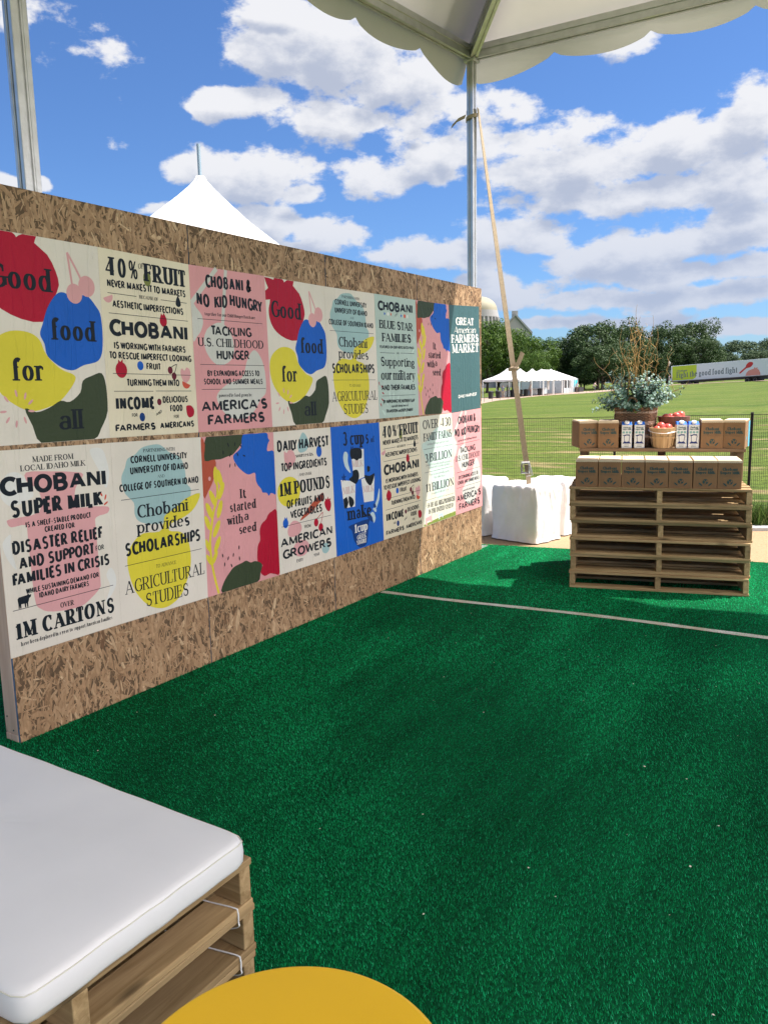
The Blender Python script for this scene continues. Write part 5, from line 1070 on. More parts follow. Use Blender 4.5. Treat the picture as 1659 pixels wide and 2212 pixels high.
for k, (x, b, z, l) in enumerate(AP):
    p = pp(x, b, SH_Z-PO.z+z-.035); rt = (rng.uniform(-.9, .9), rng.uniform(-.9, .9), rng.uniform(0, 6))
    if k == 0: ap0.location = p; ap0.rotation_euler = rt; ap0['label'] = l
    else: dup(ap0, p, rt, l, scale=(rng.uniform(.92, 1.05),)*3)

# woven planter with eucalyptus and curly willow
def planter():
    t = thing('wicker_planter', 'square brown woven planter basket holding eucalyptus', 'planter', pp(.46, .71, SH_Z-PO.z), PA+R(-12))
    H = .315; mb = MB()
    nz, per = 30, 96
    rows = []
    for k in range(nz*2+1):
        z = H*k/(nz*2); r = []
        for i in range(per):
            a = 2*math.pi*i/per; c, s = math.cos(a), math.sin(a); m_ = (abs(c)**8+abs(s)**8)**(-1/8)
            rr = (.132+.016*z/H)*m_+.006*math.sin(i*math.pi/2+(math.pi if (k//2) % 2 else 0))+.002*math.sin(k*math.pi)
            r.append((rr*c, rr*s, z+.002))
        rows.append(r)
    for k in range(len(rows)-1):
        b = k/(len(rows)-1); mb.grid(rows[k:k+2], 1 if (.22 < b < .33 or .56 < b < .64 or .84 < b < .90) else 0, True)
    mb.poly([(x*.97, y*.97, H-.03) for x, y, z in rows[-1]], 2)
    M['weave'] = mat('brown_seagrass_weave', (.26, .145, .085), .85, .45, 60, .8, 150, stretch=(1, 1, 3)); M['weave_pale'] = mat('pale_weave_band', (.46, .33, .25), .85, .3, 60, .5, 150); M['soil'] = mat('dark_floral_foam', (.02, .025, .015), .9, .2)
    mb.build('woven_wall', ['weave', 'weave_pale', 'soil'], t, smooth=False)
    mb = MB()
    for i in (0, 1):
        a0 = i*math.pi; mb.tube([(.05*math.cos(x)+.0, (-1 if i == 0 else 1)*(.150+.01*math.sin(x)), H-.02+.10*math.sin(x)) for x in np.linspace(0, math.pi, 12)], .007, 8)
    mb.build('rope_handle', 'stem_brown', t, smooth=True)
    return t
planter()
def arrangement():
    base = pp(.46, .70, SH_Z-PO.z+.27)
    t = thing('eucalyptus_bouquet', 'silvery eucalyptus bouquet with tall curly willow twigs in a woven planter', 'bouquet', base, PA); t.scale = (.9, .9, .93)
    # stems: direction in (along front, back, up)
    st = []
    for k in range(64):
        az = rng.uniform(0, 2*math.pi); tilt = rng.uniform(.1, 1.3); ln = rng.uniform(.26, .44)*(1-.12*(tilt > 1))
        st.append((az, tilt, ln))
    st += [(.15, 1.02, .43), (.05, 1.10, .36), (math.pi+.15, 1.25, .36), (math.pi, 1.5, .34), (math.pi-.3, 1.45, .33), (3.6, 1.15, .34), (2.8, .95, .33), (5.2, 1.2, .3), (4.4, 1.25, .28)]
    for az, tilt, ln in st:
        d0 = Vector((math.cos(az)*math.sin(tilt*.7), math.sin(az)*math.sin(tilt*.7), math.cos(tilt*.7))); d1 = Vector((math.cos(az)*math.sin(tilt*1.25), math.sin(az)*math.sin(tilt*1.25), math.cos(tilt*1.25)))
        o0 = Vector((math.cos(az)*.07*math.sin(tilt), math.sin(az)*.07*math.sin(tilt), -.02)); pts = []
        p = o0.copy(); n = 12
        for i in range(n+1):
            pts.append(p.copy()); p = p+d0.lerp(d1, i/n)*ln/n
        mb = MB(); mb.tube(pts, [.0022*(1-.6*i/n) for i in range(n+1)], 5); so = mb.build('eucalyptus_stem', 'stem_brown', t)
        lf = MB(); nn = int(ln/.0135)
        for i in range(2, nn+1):
            f = i/nn; q = pts[min(n, int(f*n))].lerp(pts[min(n, int(f*n)+1)], (f*n) % 1); dr = (pts[min(n, int(f*n)+1)]-pts[max(0, int(f*n)-1)]).normalized()
            sz = (.025-.011*f)*rng.uniform(.8, 1.25)
            a0 = rng.uniform(0, 6.28); o1 = dr.orthogonal().normalized(); o2 = dr.cross(o1)
            for sgn in (0, math.pi):
                out = (o1*math.cos(a0+sgn)+o2*math.sin(a0+sgn)); ax = (out*.95+dr*rng.uniform(.1, .6)).normalized(); sd = ax.cross(dr).normalized(); nrm = ax.cross(sd)
                sd = (sd+nrm*rng.uniform(-.5, .5)).normalized()
                c = q+ax*sz*.2
                lf.poly([c, c+ax*sz*.55+sd*sz*.62, c+ax*sz*1.25+sd*sz*.55, c+ax*sz*1.75, c+ax*sz*1.25-sd*sz*.55, c+ax*sz*.55-sd*sz*.62])
        lf.build('leaf_sprays', 'euc', so)
    br = [((-.02, .0), (.02, -.02, .85), 1), ((.0, .01), (.0, .02, .95), 1), ((-.03, .02), (-.13, .05, .78), 1), ((.03, 0), (.13, .02, .76), 1), ((-.03, -.02), (-.10, -.05, .66), 1), ((.02, .03), (.09, .06, .86), 1), ((-.06, 0), (-.30, -.02, .52), 1), ((.05, 0), (.27, 0, .56), 1), ((.07, -.03), (.36, -.03, .30), 0), ((-.01, -.03), (-.04, -.08, .80), 1), ((.02, -.02), (.07, -.06, .72), 1), ((.0, .03), (-.06, .08, .88), 1), ((.04, .02), (.16, .08, .66), 1), ((-.04, .03), (-.16, .08, .60), 1)]
    for (x0, y0), (dx, dy, hz), forks in br:
        ph = rng.uniform(0, 6.28, 4); n = 26
        def curve(p0, v, n, amp, k0):
            out = []
            for i in range(n+1):
                f = i/n; w = amp*(.25+f)
                out.append(Vector(p0)+Vector(v)*f+Vector((w*math.sin(k0[0]+f*11), w*math.sin(k0[1]+f*9), .3*w*math.sin(k0[2]+f*13))))
            o = out[0]-Vector(p0); return [q-o*(1-min(1, i/4)) for i, q in enumerate(out)]
        main = curve((x0, y0, -.03), (dx, dy, hz), n, .022, ph); mb = MB()
        mb.tube(main, [.0058*(1-.82*i/n) for i in range(n+1)], 6)
        for k in range(3*forks+1):
            i0 = int(rng.uniform(7, n-4)); ln = rng.uniform(.12, .26); a = rng.uniform(0, 6.28)
            sub = curve(main[i0], (ln*.55*math.cos(a), ln*.4*math.sin(a), ln*rng.uniform(.5, 1)), 12, .018, rng.uniform(0, 6.28, 3)); sub[0] = main[i0]
            mb.tube(sub, [.0032*(1-.75*j/12) for j in range(13)], 5)
        mb.build('willow_branch', 'willow', t, smooth=True)
arrangement()

# ------------------------------------------------------------------ fence
def fence():
    s0, s1, H = -3.6, 6.4, 1.2
    t = thing('mesh_fence', 'low black welded mesh fence between the sand path and the lawn', 'fence', (*fpt(0), 0), math.atan2(FD[1], FD[0]))
    mb = MB(); r = .0022; g = .0195
    x = s0
    while x < s1: mb.box(x-r/2*1.0, x+r/2*1.0, -r/2, r/2, .03, H); x += g
    z = .04
    while z < H+.001: mb.box(s0, s1, r/2+.0001, r*1.5, z-r/2, z+r/2); z += .0388
    mb.box(s0, s1, -.003, .003, H, H+.006); mb.build('wire_mesh', 'black_metal', t)
    for k, s in enumerate((-3.5, .62, 2.02, 3.42, 4.82)):
        mb = MB(); mb.box(s-.012, s+.012, -.034, -.004, -.2, H+.03); mb.box(s-.004, s+.004, -.052, -.034, -.2, H+.02); mb.build('fence_post', 'fence_post', t, bevel=.003)
fence()
def grass_tufts():
    n = 14000; s = rng.uniform(-2, 6, n); off = rng.normal(.06, .13, n); hh = rng.uniform(.03, .12, n)*np.where((s > 1.7) & (s < 3.2), 2.6, 1.0)*np.where(off < -.1, .5, 1)
    keep = off > -.12; s, off, hh = s[keep], off[keep], hh[keep]; n = len(s)
    b = np.stack([FA[0]+FD[0]*s+FN[0]*off, FA[1]+FD[1]*s+FN[1]*off, np.zeros(n)], 1); a = rng.uniform(0, 6.28, n); d = np.stack([np.cos(a), np.sin(a), np.zeros(n)], 1); sd = np.stack([-np.sin(a), np.cos(a), np.zeros(n)], 1)
    tip = b+d*(hh*rng.uniform(.2, .8, n))[:, None]; tip[:, 2] = hh; w = rng.uniform(.003, .006, n)[:, None]*np.where(hh > .12, 2, 1)[:, None]
    M['tuft'] = island_mat('verge_grass_blade', [(0, (.04, .09, .015)), (.6, (.09, .16, .03)), (1, (.22, .25, .08))], .7, .2, .3)
    tag(np_mesh('grass_tufts', np.stack([b-sd*w, b+sd*w, tip], 1).reshape(-1, 3), 3, 'tuft'), kind='stuff')
grass_tufts()

# ------------------------------------------------------------------ bench and round table in the foreground
BP = ['bottom pallet under the white cushion bench', 'middle pallet under the white cushion bench', 'top pallet of the bench, right under the white cushion']
BW, BD = 1.02, 1.25       # deck boards run along y here
bp0 = make_pallet('wooden_pallet', BP[0], BW, BD, 'pallets stacked as a bench')
for k in range(3):
    l = (1.925+[0, .006, 0][k], -.575-BW+[0, .004, -.003][k], .009+k*PHT); rz = R(90)
    if k == 0: bp0.location = l; bp0.rotation_euler = (0, 0, rz)
    else: dup(bp0, l, rz+R([0, .3, -.2][k]), BP[k])
def cushion():
    x0, x1, y0, y1, z0, h = .68, 1.945, -1.215, -.600, .009+3*PHT+.002, .074
    t = thing('seat_cushion', 'white vinyl seat cushion lying on the pallet bench', 'cushion', ((x0+x1)/2, (y0+y1)/2, z0))
    w, d = (x1-x0)/2, (y1-y0)/2; mb = MB(); per = 160; rows = []
    def ring(z, inset):
        r = []
        for i in range(per):
            a = 2*math.pi*(i+.5)/per; c, s = math.cos(a), math.sin(a); p_ = 26; m_ = (abs(c)**p_+abs(s)**p_)**(-1/p_); x, y = c*m_, s*m_
            wob = .0010*math.sin(i*.7)+.0008*math.sin(i*.31+1)
            r.append((x*(w-inset+wob), y*(d-inset+wob), z))
        return r
    for k in range(9):
        a = math.pi/2*k/8; rows.append(ring(.018*(1-math.cos(a)) if k < 8 else .018, .018*(1-math.sin(a))))
    rows = [ring(.0, .010)]+[ring(h*f, i) for f, i in ((.05, .004), (.14, .001), (.3, 0), (.5, -.001), (.7, 0), (.84, .001), (.91, .004), (.96, .010), (.99, .020))]
    for q in np.linspace(.93, .04, 14):
        b = ring(h, .020); rows.append([(x*q, y*q, h*.99+.007*(1-q**6)+.0022*mnoise.noise(Vector((x*4, y*4, 2)))*(1-q**4)) for x, y, z in b])
    mb.grid(rows, 0, True); mb.poly(rows[-1]); mb.poly(rows[0][::-1]); mb.build('cushion_cover', 'cushion', t, smooth=True)
    for f, nm in ((.86, 'top_seam'),):
        mb = MB(); r = ring(h*f, .0005 if f > .5 else .0015); mb.tube(r+[r[0]], .0013, 5, cap=False); mb.build(nm, 'piping', t, smooth=True)
cushion()
def ties():
    for k, (z, l) in enumerate(((2*PHT+.009, 'white zip tie joining the top two bench pallets'), (PHT+.009, 'white zip tie joining the lower two bench pallets'))):
        mb = MB(); x, y = 1.925, -.645
        pts = [(x-.20, y-.045, z+.052), (x-.10, y-.01, z+.024), (x-.01, y+.01, z+.0215), (x+.0035, y+.012, z+.014), (x+.0045, y+.012, z-.014), (x+.0035, y+.012, z-.028), (x-.03, y+.01, z-.045)]
        ribbon(mb, smooth_open(pts, 5), .0036, (.1, 1, .1), .0009)
        tag(mb.build('zip_tie', 'zip_tie'), l, 'zip tie', 'zip ties on the bench pallets')
ties()
def table():
    t = thing('round_table', 'round yellow side table at the bottom edge of the picture', 'table', (2.46, -1.09, .009)); r = .278; z = .441
    mb = MB(); mb.lathe([(r-.004, z-.022), (r, z-.018), (r, z-.005), (r-.004, z-.001), (r-.008, z), (r*.6, z), (.001, z)], 96); mb.build('table_top', 'yellow', t, smooth=False, bevel=0)
    mb = MB(); mb.lathe([(.035, .012), (.022, .03), (.022, z-.04), (.05, z-.0225)], 24); mb.build('table_stem', 'yellow_leg', t, smooth=True)
    mb = MB(); mb.lathe([(.17, .001), (.172, .006), (.165, .012), (.03, .016)], 48); mb.build('table_foot', 'yellow_leg', t)
table()

# ------------------------------------------------------------------ far side of the lawn
def gpt(px, depth):
    """ground point at a given survey column and depth"""
    p = at_depth(px, 850, depth); return Vector((p[0], p[1], float(ground_z(p[0], p[1]))))
def zpix(px, y, depth): return float(at_depth(px, y, depth)[2])
# white peaked marquee just behind the wall
def marquee():
    pk = at_depth(432, 380, 16); Z = pk[2]
    t = thing('white_marquee', 'white peaked marquee with a mast tip showing above the board wall', 'tent', (pk[0], pk[1], 0), R(24))
    prof = [(.07, 0), (.13, .10), (.24, .22), (.45, .43), (.92, .88), (1.7, 1.50), (2.6, 2.10), (3.6, 2.62), (4.6, 3.05)]
    mb = MB(); rows = []; per = 64
    for i, (r, dz) in enumerate(prof):
        k = i/(len(prof)-1); row = []
        for j in range(per):
            a = 2*math.pi*j/per; c, s = math.cos(a), math.sin(a); p_ = 2+7*k*k; m_ = (abs(c)**p_+abs(s)**p_)**(-1/p_)
            cr = .018*math.sin(a*8+1)*math.exp(-dz*3)
            row.append(((r*m_+cr)*c, (r*m_+cr)*s, Z-dz))
        rows.append(row)
    mb.grid(rows, 0, True); mb.poly(rows[0][::-1]); mb.build('tent_roof', 'vinyl_far', t, smooth=True)
    mb = MB(); e = [(x, y, z-.02) for x, y, z in rows[-1]]; mb.grid([rows[-1], [(x*1.004, y*1.004, z-.3) for x, y, z in rows[-1]]], 0, True); mb.build('valance', 'vinyl_far', t, smooth=True)
    mb = MB(); mb.tube([(0, 0, .0), (0, 0, Z+.62)], .036, 12); M['mast'] = mat('grey_mast', (.22, .30, .36), .5, .05, metal=.2); mb.build('mast', 'mast', t, smooth=True)
    for x in (-1, 1):
        for y in (-1, 1):
            mb = MB(); mb.tube([(4.3*x, 4.3*y, 0), (4.3*x, 4.3*y, Z-3.0)], .04, 8); mb.build('leg', 'alu', t)
marquee()

def person(label, px, depth, shirt, trousers, face=0, pose='stand', group='people on the avenue'):
    g = gpt(px, depth); H = 1.74
    V = [(0,0,.93),(0,0,1.12),(0,0,1.32),(0,0,1.45),(0,-.01,1.53),(0,-.02,1.63),(0,-.02,1.72), (-.10,0,.90),(-.11,.0,.50),(-.12,.03,.09),(-.12,-.10,.04), (.10,0,.90),(.11,-.02,.50),(.12,.04,.09),(.12,-.09,.04), (-.20,0,1.41),(-.26,.02,1.13),(-.25,-.10,.90),(-.25,-.14,.82), (.20,0,1.41),(.26,.02,1.13),(.25,-.08,.90),(.25,-.12,.82)]
    E_ = [(0,1),(1,2),(2,3),(3,4),(4,5),(5,6),(0,7),(7,8),(8,9),(9,10),(0,11),(11,12),(12,13),(13,14),(3,15),(15,16),(16,17),(17,18),(3,19),(19,20),(20,21),(21,22)]
    rad = [.15,.14,.16,.12,.055,.09,.085,.095,.065,.045,.04,.095,.065,.045,.04,.065,.048,.036,.035,.065,.048,.036,.035]
    if pose == 'walk':
        V[8] = (-.11,-.18,.52); V[9] = (-.11,-.20,.10); V[10] = (-.11,-.32,.05); V[12] = (.11,.10,.50); V[13] = (.11,.34,.14); V[14] = (.11,.26,.05); V[17] = (-.25,.14,.92); V[18] = (-.25,.16,.84); V[21] = (.24,-.22,.95); V[22] = (.24,-.28,.89)
    if pose == 'ride':
        V[8] = (-.12,-.32,.78); V[9] = (-.12,-.20,.40); V[10] = (-.12,-.32,.34); V[12] = (.12,-.30,.66); V[13] = (.12,-.12,.26); V[14] = (.12,-.25,.22); V[2] = (0,-.12,1.32); V[3] = (0,-.2,1.44); V[4] = (0,-.26,1.51); V[5] = (0,-.31,1.61); V[6] = (0,-.32,1.70)
        for i, q in ((15,(-.2,-.2,1.40)),(16,(-.24,-.36,1.22)),(17,(-.2,-.55,1.08)),(18,(-.2,-.62,1.05)),(19,(.2,-.2,1.40)),(20,(.24,-.36,1.22)),(21,(.2,-.55,1.08)),(22,(.2,-.62,1.05))): V[i] = q
    me = bpy.data.meshes.new('person'); me.from_pydata(V, E_, [])
    o = bpy.data.objects.new('person_skel', me); COL.objects.link(o)
    md = o.modifiers.new('Skin', 'SKIN'); sv = me.skin_vertices[0].data
    for i, r in enumerate(rad): sv[i].radius = (r, r*(.72 if i < 4 else 1)); sv[i].use_root = i == 0
    o.modifiers.new('Sub', 'SUBSURF').levels = 1
    dg = bpy.context.evaluated_depsgraph_get(); m2 = bpy.data.meshes.new_from_object(o.evaluated_get(dg)); bpy.data.objects.remove(o)
    m2.materials.clear()
    for c, nm in ((shirt, 'shirt'), (trousers, 'trousers'), ((.36, .22, .16), 'skin'), ((.05, .035, .025), 'hair')): m2.materials.append(mat('person_'+nm, c, .8, .08, 3))
    for p in m2.polygons:
        c = p.center; z = c.z
        p.material_index = 1 if z < .95 and abs(c.x) < .2 else 0
        if z > 1.49: p.material_index = 2
        if z > 1.655 or (z > 1.57 and c.y > (V[5][1]+.03)): p.material_index = 3
        if z < 1.16 and abs(c.x) > .2: p.material_index = 2
        if z < .45 and pose != 'ride' and trousers[0] > .25: p.material_index = 2
        p.use_smooth = True
    b = bpy.data.objects.new('person', m2); COL.objects.link(b); b.location = g+Vector((0, 0, .02)); b.rotation_euler = (0, 0, face)
    return tag(b, label, 'person', group)

# row of peaked frame tents under the trees
TENTP = [gpt(1096, 112), gpt(1123, 117), gpt(1149, 122), gpt(1169, 126), gpt(1189, 130)]
def frame_canopies():
    d = (TENTP[-1]-TENTP[0]); az = math.atan2(d.y, d.x); S = 2.75
    t0 = thing('peaked_canopy', 'nearest white peaked canopy at the left end of the far tent row', 'tent', group='peaked canopies in the far row')
    mb = MB(); rows = []
    for r, z in ((.08, 4.05), (.35, 3.78), (.9, 3.35), (1.7, 2.92), (S, 2.5)):
        k = (r/S); row = []
        for j in range(32):
            a = 2*math.pi*j/32; c, s = math.cos(a), math.sin(a); p_ = 2+10*k; m_ = (abs(c)**p_+abs(s)**p_)**(-1/p_); row.append((r*m_*c, r*m_*s, z))
        rows.append(row)
    mb.grid(rows, 0, True); mb.poly(rows[0]); mb.build('tent_roof', 'vinyl_far', t0, smooth=True)
    mb = MB(); mb.grid([rows[-1], [(x, y, z-.28-.05*math.sin(i*2)) for i, (x, y, z) in enumerate(rows[-1])]], 0, True); mb.build('valance', 'vinyl_far', t0)
    for x in (-1, 1):
        for y in (-1, 1):
            mb = MB(); mb.box(x*S*.97-.05, x*S*.97+.05, y*S*.97-.05, y*S*.97+.05, 0, 2.49); mb.build('leg', 'vinyl_far', t0)
    L_ = ['', 'second white peaked canopy in the far tent row, behind the strap', 'third white peaked canopy in the far tent row', 'fourth white peaked canopy in the far tent row', 'last white peaked canopy of the far row, beside the clear walled tent']
    t0.location = TENTP[0]; t0.rotation_euler = (0, 0, az)
    for k in range(1, 5): dup(t0, TENTP[k], az, L_[k])
    # clear-walled gable tent at the end of the row
    g = gpt(1178, 140); t = thing('gable_tent', 'large white gable tent with clear walls and a teal banner', 'tent', g, az)
    W, D, H, RH = 4.3, 9, 2.5, 4.1
    mb = MB(); 
    for s in (-1, 1): mb.poly([(-W, s*D/2, H), (W, s*D/2, H), (W*.98, 0, RH), (-W*.6, 0, RH)][::s])
    mb.poly([(W, -D/2, H), (W, D/2, H), (W*.98, 0, RH)]); mb.poly([(-W, D/2, H), (-W, -D/2, H), (-W*.6, 0, RH)]); mb.build('tent_roof', 'vinyl_far', t)
    for nm, q in (('front_wall', (-W, W, -D/2, -D/2+.04)), ('rear_wall', (-W, W, D/2-.04, D/2)), ('end_wall', (W-.04, W, -D/2+.05, D/2-.05)), ('end_wall', (-W, -W+.04, -D/2+.05, D/2-.05))):
        mb = MB(); mb.box(*q, .0, H-.005); mb.build(nm, 'clear_wall', t)
    for k in range(6):
        x = -W+2*W*k/5; mb = MB(); mb.box(x-.06, x+.06, -D/2-.10, -D/2-.005, 0, H); mb.build('leg', 'vinyl_far', t)
    for x in (-3.9, -1.8): 
        mb = MB(); mb.box(x, x+1.6, -D/2-.02, -D/2-.003, .9, 2.2); mb.build('window', 'dark', t)
    mb = MB(); mb.box(2.2, 4.2, -D/2-.05, -D/2-.012, 1.1, 2.2); mb.build('banner', 'teal_sign', t)
    mb = MB(); mb.box(1.2, 4.3, -D/2-1.2, -D/2-.4, 0, .95); tag(mb.build('serving_counter', 'bin'), 'dark serving counter in front of the clear walled tent', 'counter').matrix_world = Matrix.Translation(g) @ Matrix.Rotation(az, 4, 'Z')
    # counters, bins and boards under the canopies
    b0 = None
    spots = [(1060, 105), (1076, 107), (1107, 113), (1124, 114), (1136, 116), (1166, 121)]
    for k, (px, dp) in enumerate(spots):
        if b0 is None:
            mb = MB(); mb.lathe([(.30, 0), (.36, .85), (.39, .86), (.39, .92), (.34, .98), (.05, 1.02)], 16); b0 = mb.build('litter_bin', 'bin', smooth=False); b = b0
        else: b = b0.copy(); COL.objects.link(b)
        b.location = gpt(px, dp)+Vector((0, 0, .03)); tag(b, ['black litter bin at the far left beside the board wall edge', 'black litter bin under the nearest peaked canopy', 'black litter bin just left of the slanting strap', 'black litter bin just right of the slanting strap', 'black litter bin in front of the third canopy', 'black litter bin near the walking visitor'][k], 'bin', 'litter bins by the far tents')
    for k, (px, dp, w, h, m, l) in enumerate([(1150, 127, 3.2, 1.0, 'clear_wall', 'grey serving table under the third far canopy'), (1090, 116, 2.6, .9, 'clear_wall', 'grey serving table under the nearest far canopy'), (1172, 133, 3.0, 1.0, 'clear_wall', 'grey serving table under the last far canopies')]):
        p = gpt(px, dp); tt = thing('serving_table', l, 'table', p, az); mb = MB(); mb.box(-w/2, w/2, -.4, .4, h-.06, h); mb.build('table_top', 'vinyl_far', tt); mb = MB(); mb.box(-w/2+.05, w/2-.05, -.36, .36, .01, h-.061); mb.build('table_skirt', m, tt)
    for k, (px, dp, m, l) in enumerate([(1121, 120, 'teal_sign', 'teal and white banner hanging under the second far canopy'), (1184, 126, 'vinyl_far', 'white notice board standing before the clear walled tent')]):
        p = gpt(px, dp); tt = thing('display_board', l, 'sign', p, az); mb = MB(); mb.box(-.55, .55, -.03, .03, .75, 2.15); mb.build('panel', m, tt)
        for x in (-.45, .45): mb = MB(); mb.box(x-.03, x+.03, -.03, .03, 0, .749); mb.build('leg', 'alu', tt)
    for k in range(16):
        px = 1046+k*17; e = np.interp(math.atan2(*(at_depth(px, 850, 100)-CAMP)[:2]), EAZ, ER); d_ = ray(px, 850); d_ = d_/np.hypot(d_[0], d_[1]); p = CAMP+d_*(e+1.0); z = float(ground_z(p[0], p[1]))
        if k == 0: mb = MB(); mb.tube([(0, 0, 0), (0, 0, 1.1)], .022, 6); mb.box(-.03, .03, -.03, .03, 1.1, 1.14); st0 = mb.build('edge_stake', 'alu_dark'); st = st0
        else: st = st0.copy(); COL.objects.link(st)
        st.location = (p[0], p[1], z); tag(st, 'thin dark stake along the edge of the lawn before the far tents', 'stake', 'stakes along the lawn edge')
frame_canopies()
person('person in a tan top and pale trousers standing before the nearest canopy', 1086, 106, (.16, .18, .24), (.34, .28, .2), .4)
person('person in a dark shirt standing in the shade under the nearest canopy', 1096, 113, (.05, .05, .06), (.04, .04, .05), 2.2)
person('person in a grey shirt walking right in front of the last canopies', 1146, 116, (.36, .30, .28), (.30, .12, .09), 1.2, 'walk')
person('person in black beside the strap under the second canopy', 1113, 118, (.03, .03, .04), (.05, .05, .06), .2)
person('person in a white top riding a bicycle in the avenue, left rider', 1393, 128, (.10, .08, .10), (.08, .08, .10), 1.9, 'ride')
person('person in a pink top riding a bicycle near the eucalyptus, right rider', 1282, 133, (.62, .45, .45), (.12, .12, .16), 1.9, 'ride')
person('person in a white shirt standing left of the second cyclist', 1246, 131, (.6, .6, .62), (.2, .15, .13), 2.9)
def bicycle(px, depth, label):
    g = gpt(px, depth); t = thing('bicycle', label, 'bicycle', g+Vector((0, 0, .02)), 1.9, 'bicycles on the avenue')
    for y in (.42, -.62):
        mb = MB(); mb.tube([(0, y+.33*math.cos(a), .34+.33*math.sin(a)) for a in np.linspace(0, 2*math.pi, 25)], .02, 6, cap=False); mb.build('wheel', 'rubber', t)
    mb = MB()
    for a, b in (((0,.42,.34),(0,.0,.32)), ((0,.0,.32),(0,.12,.88)), ((0,.0,.32),(0,-.48,.85)), ((0,.1,.8),(0,-.46,.88)), ((0,-.62,.34),(0,-.46,1.0)), ((0,.42,.34),(0,.1,.78))): mb.tube([a, b], .018, 6)
    mb.tube([(-.25, -.55, 1.05), (0, -.47, 1.02), (.25, -.55, 1.05)], .014, 6); mb.build('bicycle_frame', 'rubber', t)
    mb = MB(); mb.box(-.06, .06, .02, .26, .88, .93); mb.build('saddle', 'rubber', t)
bicycle(1393, 128, 'bicycle under the left rider, half hidden by the bouquet'); bicycle(1282, 133, 'bicycle under the right rider in the pink top')

# lettered trailer across the lawn
def trailer():
    a, b = at_depth(1450, 823, 144), at_depth(1659, 812, 131); a, b = Vector(a), Vector(b); d = b-a; d.z = 0; L = 17.4; u = d.normalized(); az = math.atan2(u.y, u.x)
    zt, zb = zpix(1450, 803.6, 144), zpix(1450, 823.8, 144); zt2, zb2 = zpix(1655, 784.5, 131), zpix(1655, 810, 131)
    gz_ = float(ground_z(a.x, a.y)); H = zt-zb
    pitch = math.atan2(zb2-zb, d.length)
    t = thing('semi_trailer', 'long pale blue semi trailer with good food fight lettering and lime panel', 'trailer', (a.x, a.y, zb-1.1)); t.rotation_euler = Euler((0, -pitch, az), 'XYZ')
    B0 = 1.12; H = 2.75
    mb = MB(); mb.box(0, L, 0, 2.55, B0, B0+H); mb.build('trailer_body', 'trailer', t, bevel=.04)
    mb = MB(); mb.box(.05, L-.05, -.02, 2.57, B0-.12, B0-.002); mb.box(1, L-.5, .6, 1.9, B0-.4, B0-.121); mb.build('chassis', 'alu_dark', t)
    f = lambda x, y, l: (x, -.004-.004*l, B0+y)
    mb = MB(); mb.poly([f(*p, 0) for p in [(.25, .12), (4.2, .12), (4.75, .45), (4.9, 1.3), (4.9, 2.65), (.25, 2.65)]]); mb.build('lime_panel', 'lime', t)
    fy = lambda x, y, l: f(x, 2.75-y, l+1)
    mb = MB(); write(mb, fy, 'Fight the good food fight', 'serifM', 1.1, 12.2, 2.18, 2.0, .98); write(mb, fy, 'Chobani', 'serifB', 1.1, 3.1, 1.12, 1.12, .34); mb.build('lettering', 'trailer_ink', t)
    mb = MB(); mb.poly([f(x, y, 1) for x, y in smooth_closed([(12.55, .72), (12.7, .55), (13.3, 1.0), (13.75, 1.35), (14.4, 1.5), (14.85, 1.95), (14.75, 2.3), (14.2, 2.35), (13.75, 2.0), (13.6, 1.6), (13.1, 1.2)], 4)]); mb.build('spoon_print', 'red_ink', t)
    mb = MB(); mb.poly([f(x, y, 1) for x, y in [(13.6, .1), (13.75, .6), (14.1, .95), (14.7, 1.15), (15.0, 1.2), (15.1, 1.5), (15.3, 1.25), (15.6, 1.45), (15.6, 1.15), (15.85, .95), (16.05, .5), (16.1, .1)]]); mb.build('fruit_print', 'coral_ink', t)
    def wheel(x, y):
        mb = MB(); mb.lathe([(.30, -.14), (.46, -.13), (.5, -.08), (.5, .08), (.46, .13), (.30, .14)], 28); w = mb.build('wheel', 'rubber', t); w.location = (x, y, .5); w.rotation_euler = (R(90), 0, 0)
        mb = MB(); mb.lathe([(.05, -.10), (.12, -.09), (.29, -.145), (.30, -.12), (.30, .12), (.29, .145), (.12, .09), (.05, .10)], 20); mb.build('rim', 'alu', w)
    for x in (2.3, 3.6, 13.9, 15.2):
        for y in (.2, 2.35): wheel(x, y)
    return a, u, az, zb
TR = trailer()
def tractor():
    a, u, az, zb = TR; o = a+u*18.0
    t = thing('tractor_unit', 'white tractor unit coupled in front of the lettered trailer', 'truck', (o.x, o.y, zb-1.1+.55), az)
    mb = MB(); mb.prism([(1.0, .9), (5.2, .9), (5.3, 1.7), (4.0, 1.95), (3.6, 3.0), (3.0, 3.5), (1.0, 3.6)], lambda p: (p[0], .05, p[1]), lambda p: (p[0], 2.45, p[1])); mb.build('cab', 'vinyl_far', t, bevel=.05)
    mb = MB(); mb.box(-2.6, 5.1, .5, 1.95, .62, .88); mb.build('chassis', 'alu_dark', t)
    mb = MB(); mb.prism([(2.6, 2.1), (3.75, 2.1), (3.45, 2.95), (2.6, 3.0)], lambda p: (p[0], .03, p[1]), lambda p: (p[0], .049, p[1])); mb.build('side_window', 'dark', t)
    for x in (4.3,):
        for y in (.2, 2.3):
            mb = MB(); mb.lathe([(.05, -.12), (.30, -.14), (.46, -.13), (.5, -.08), (.5, .08), (.46, .13), (.30, .14), (.05, .12)], 24); w = mb.build('wheel', 'rubber', t); w.location = (x, y, .5); w.rotation_euler = (R(90), 0, 0)
tractor()
person('person in a red top seen under the middle of the trailer', 1494, 152, (.45, .08, .08), (.10, .10, .14), .5, group='people by the trailer')
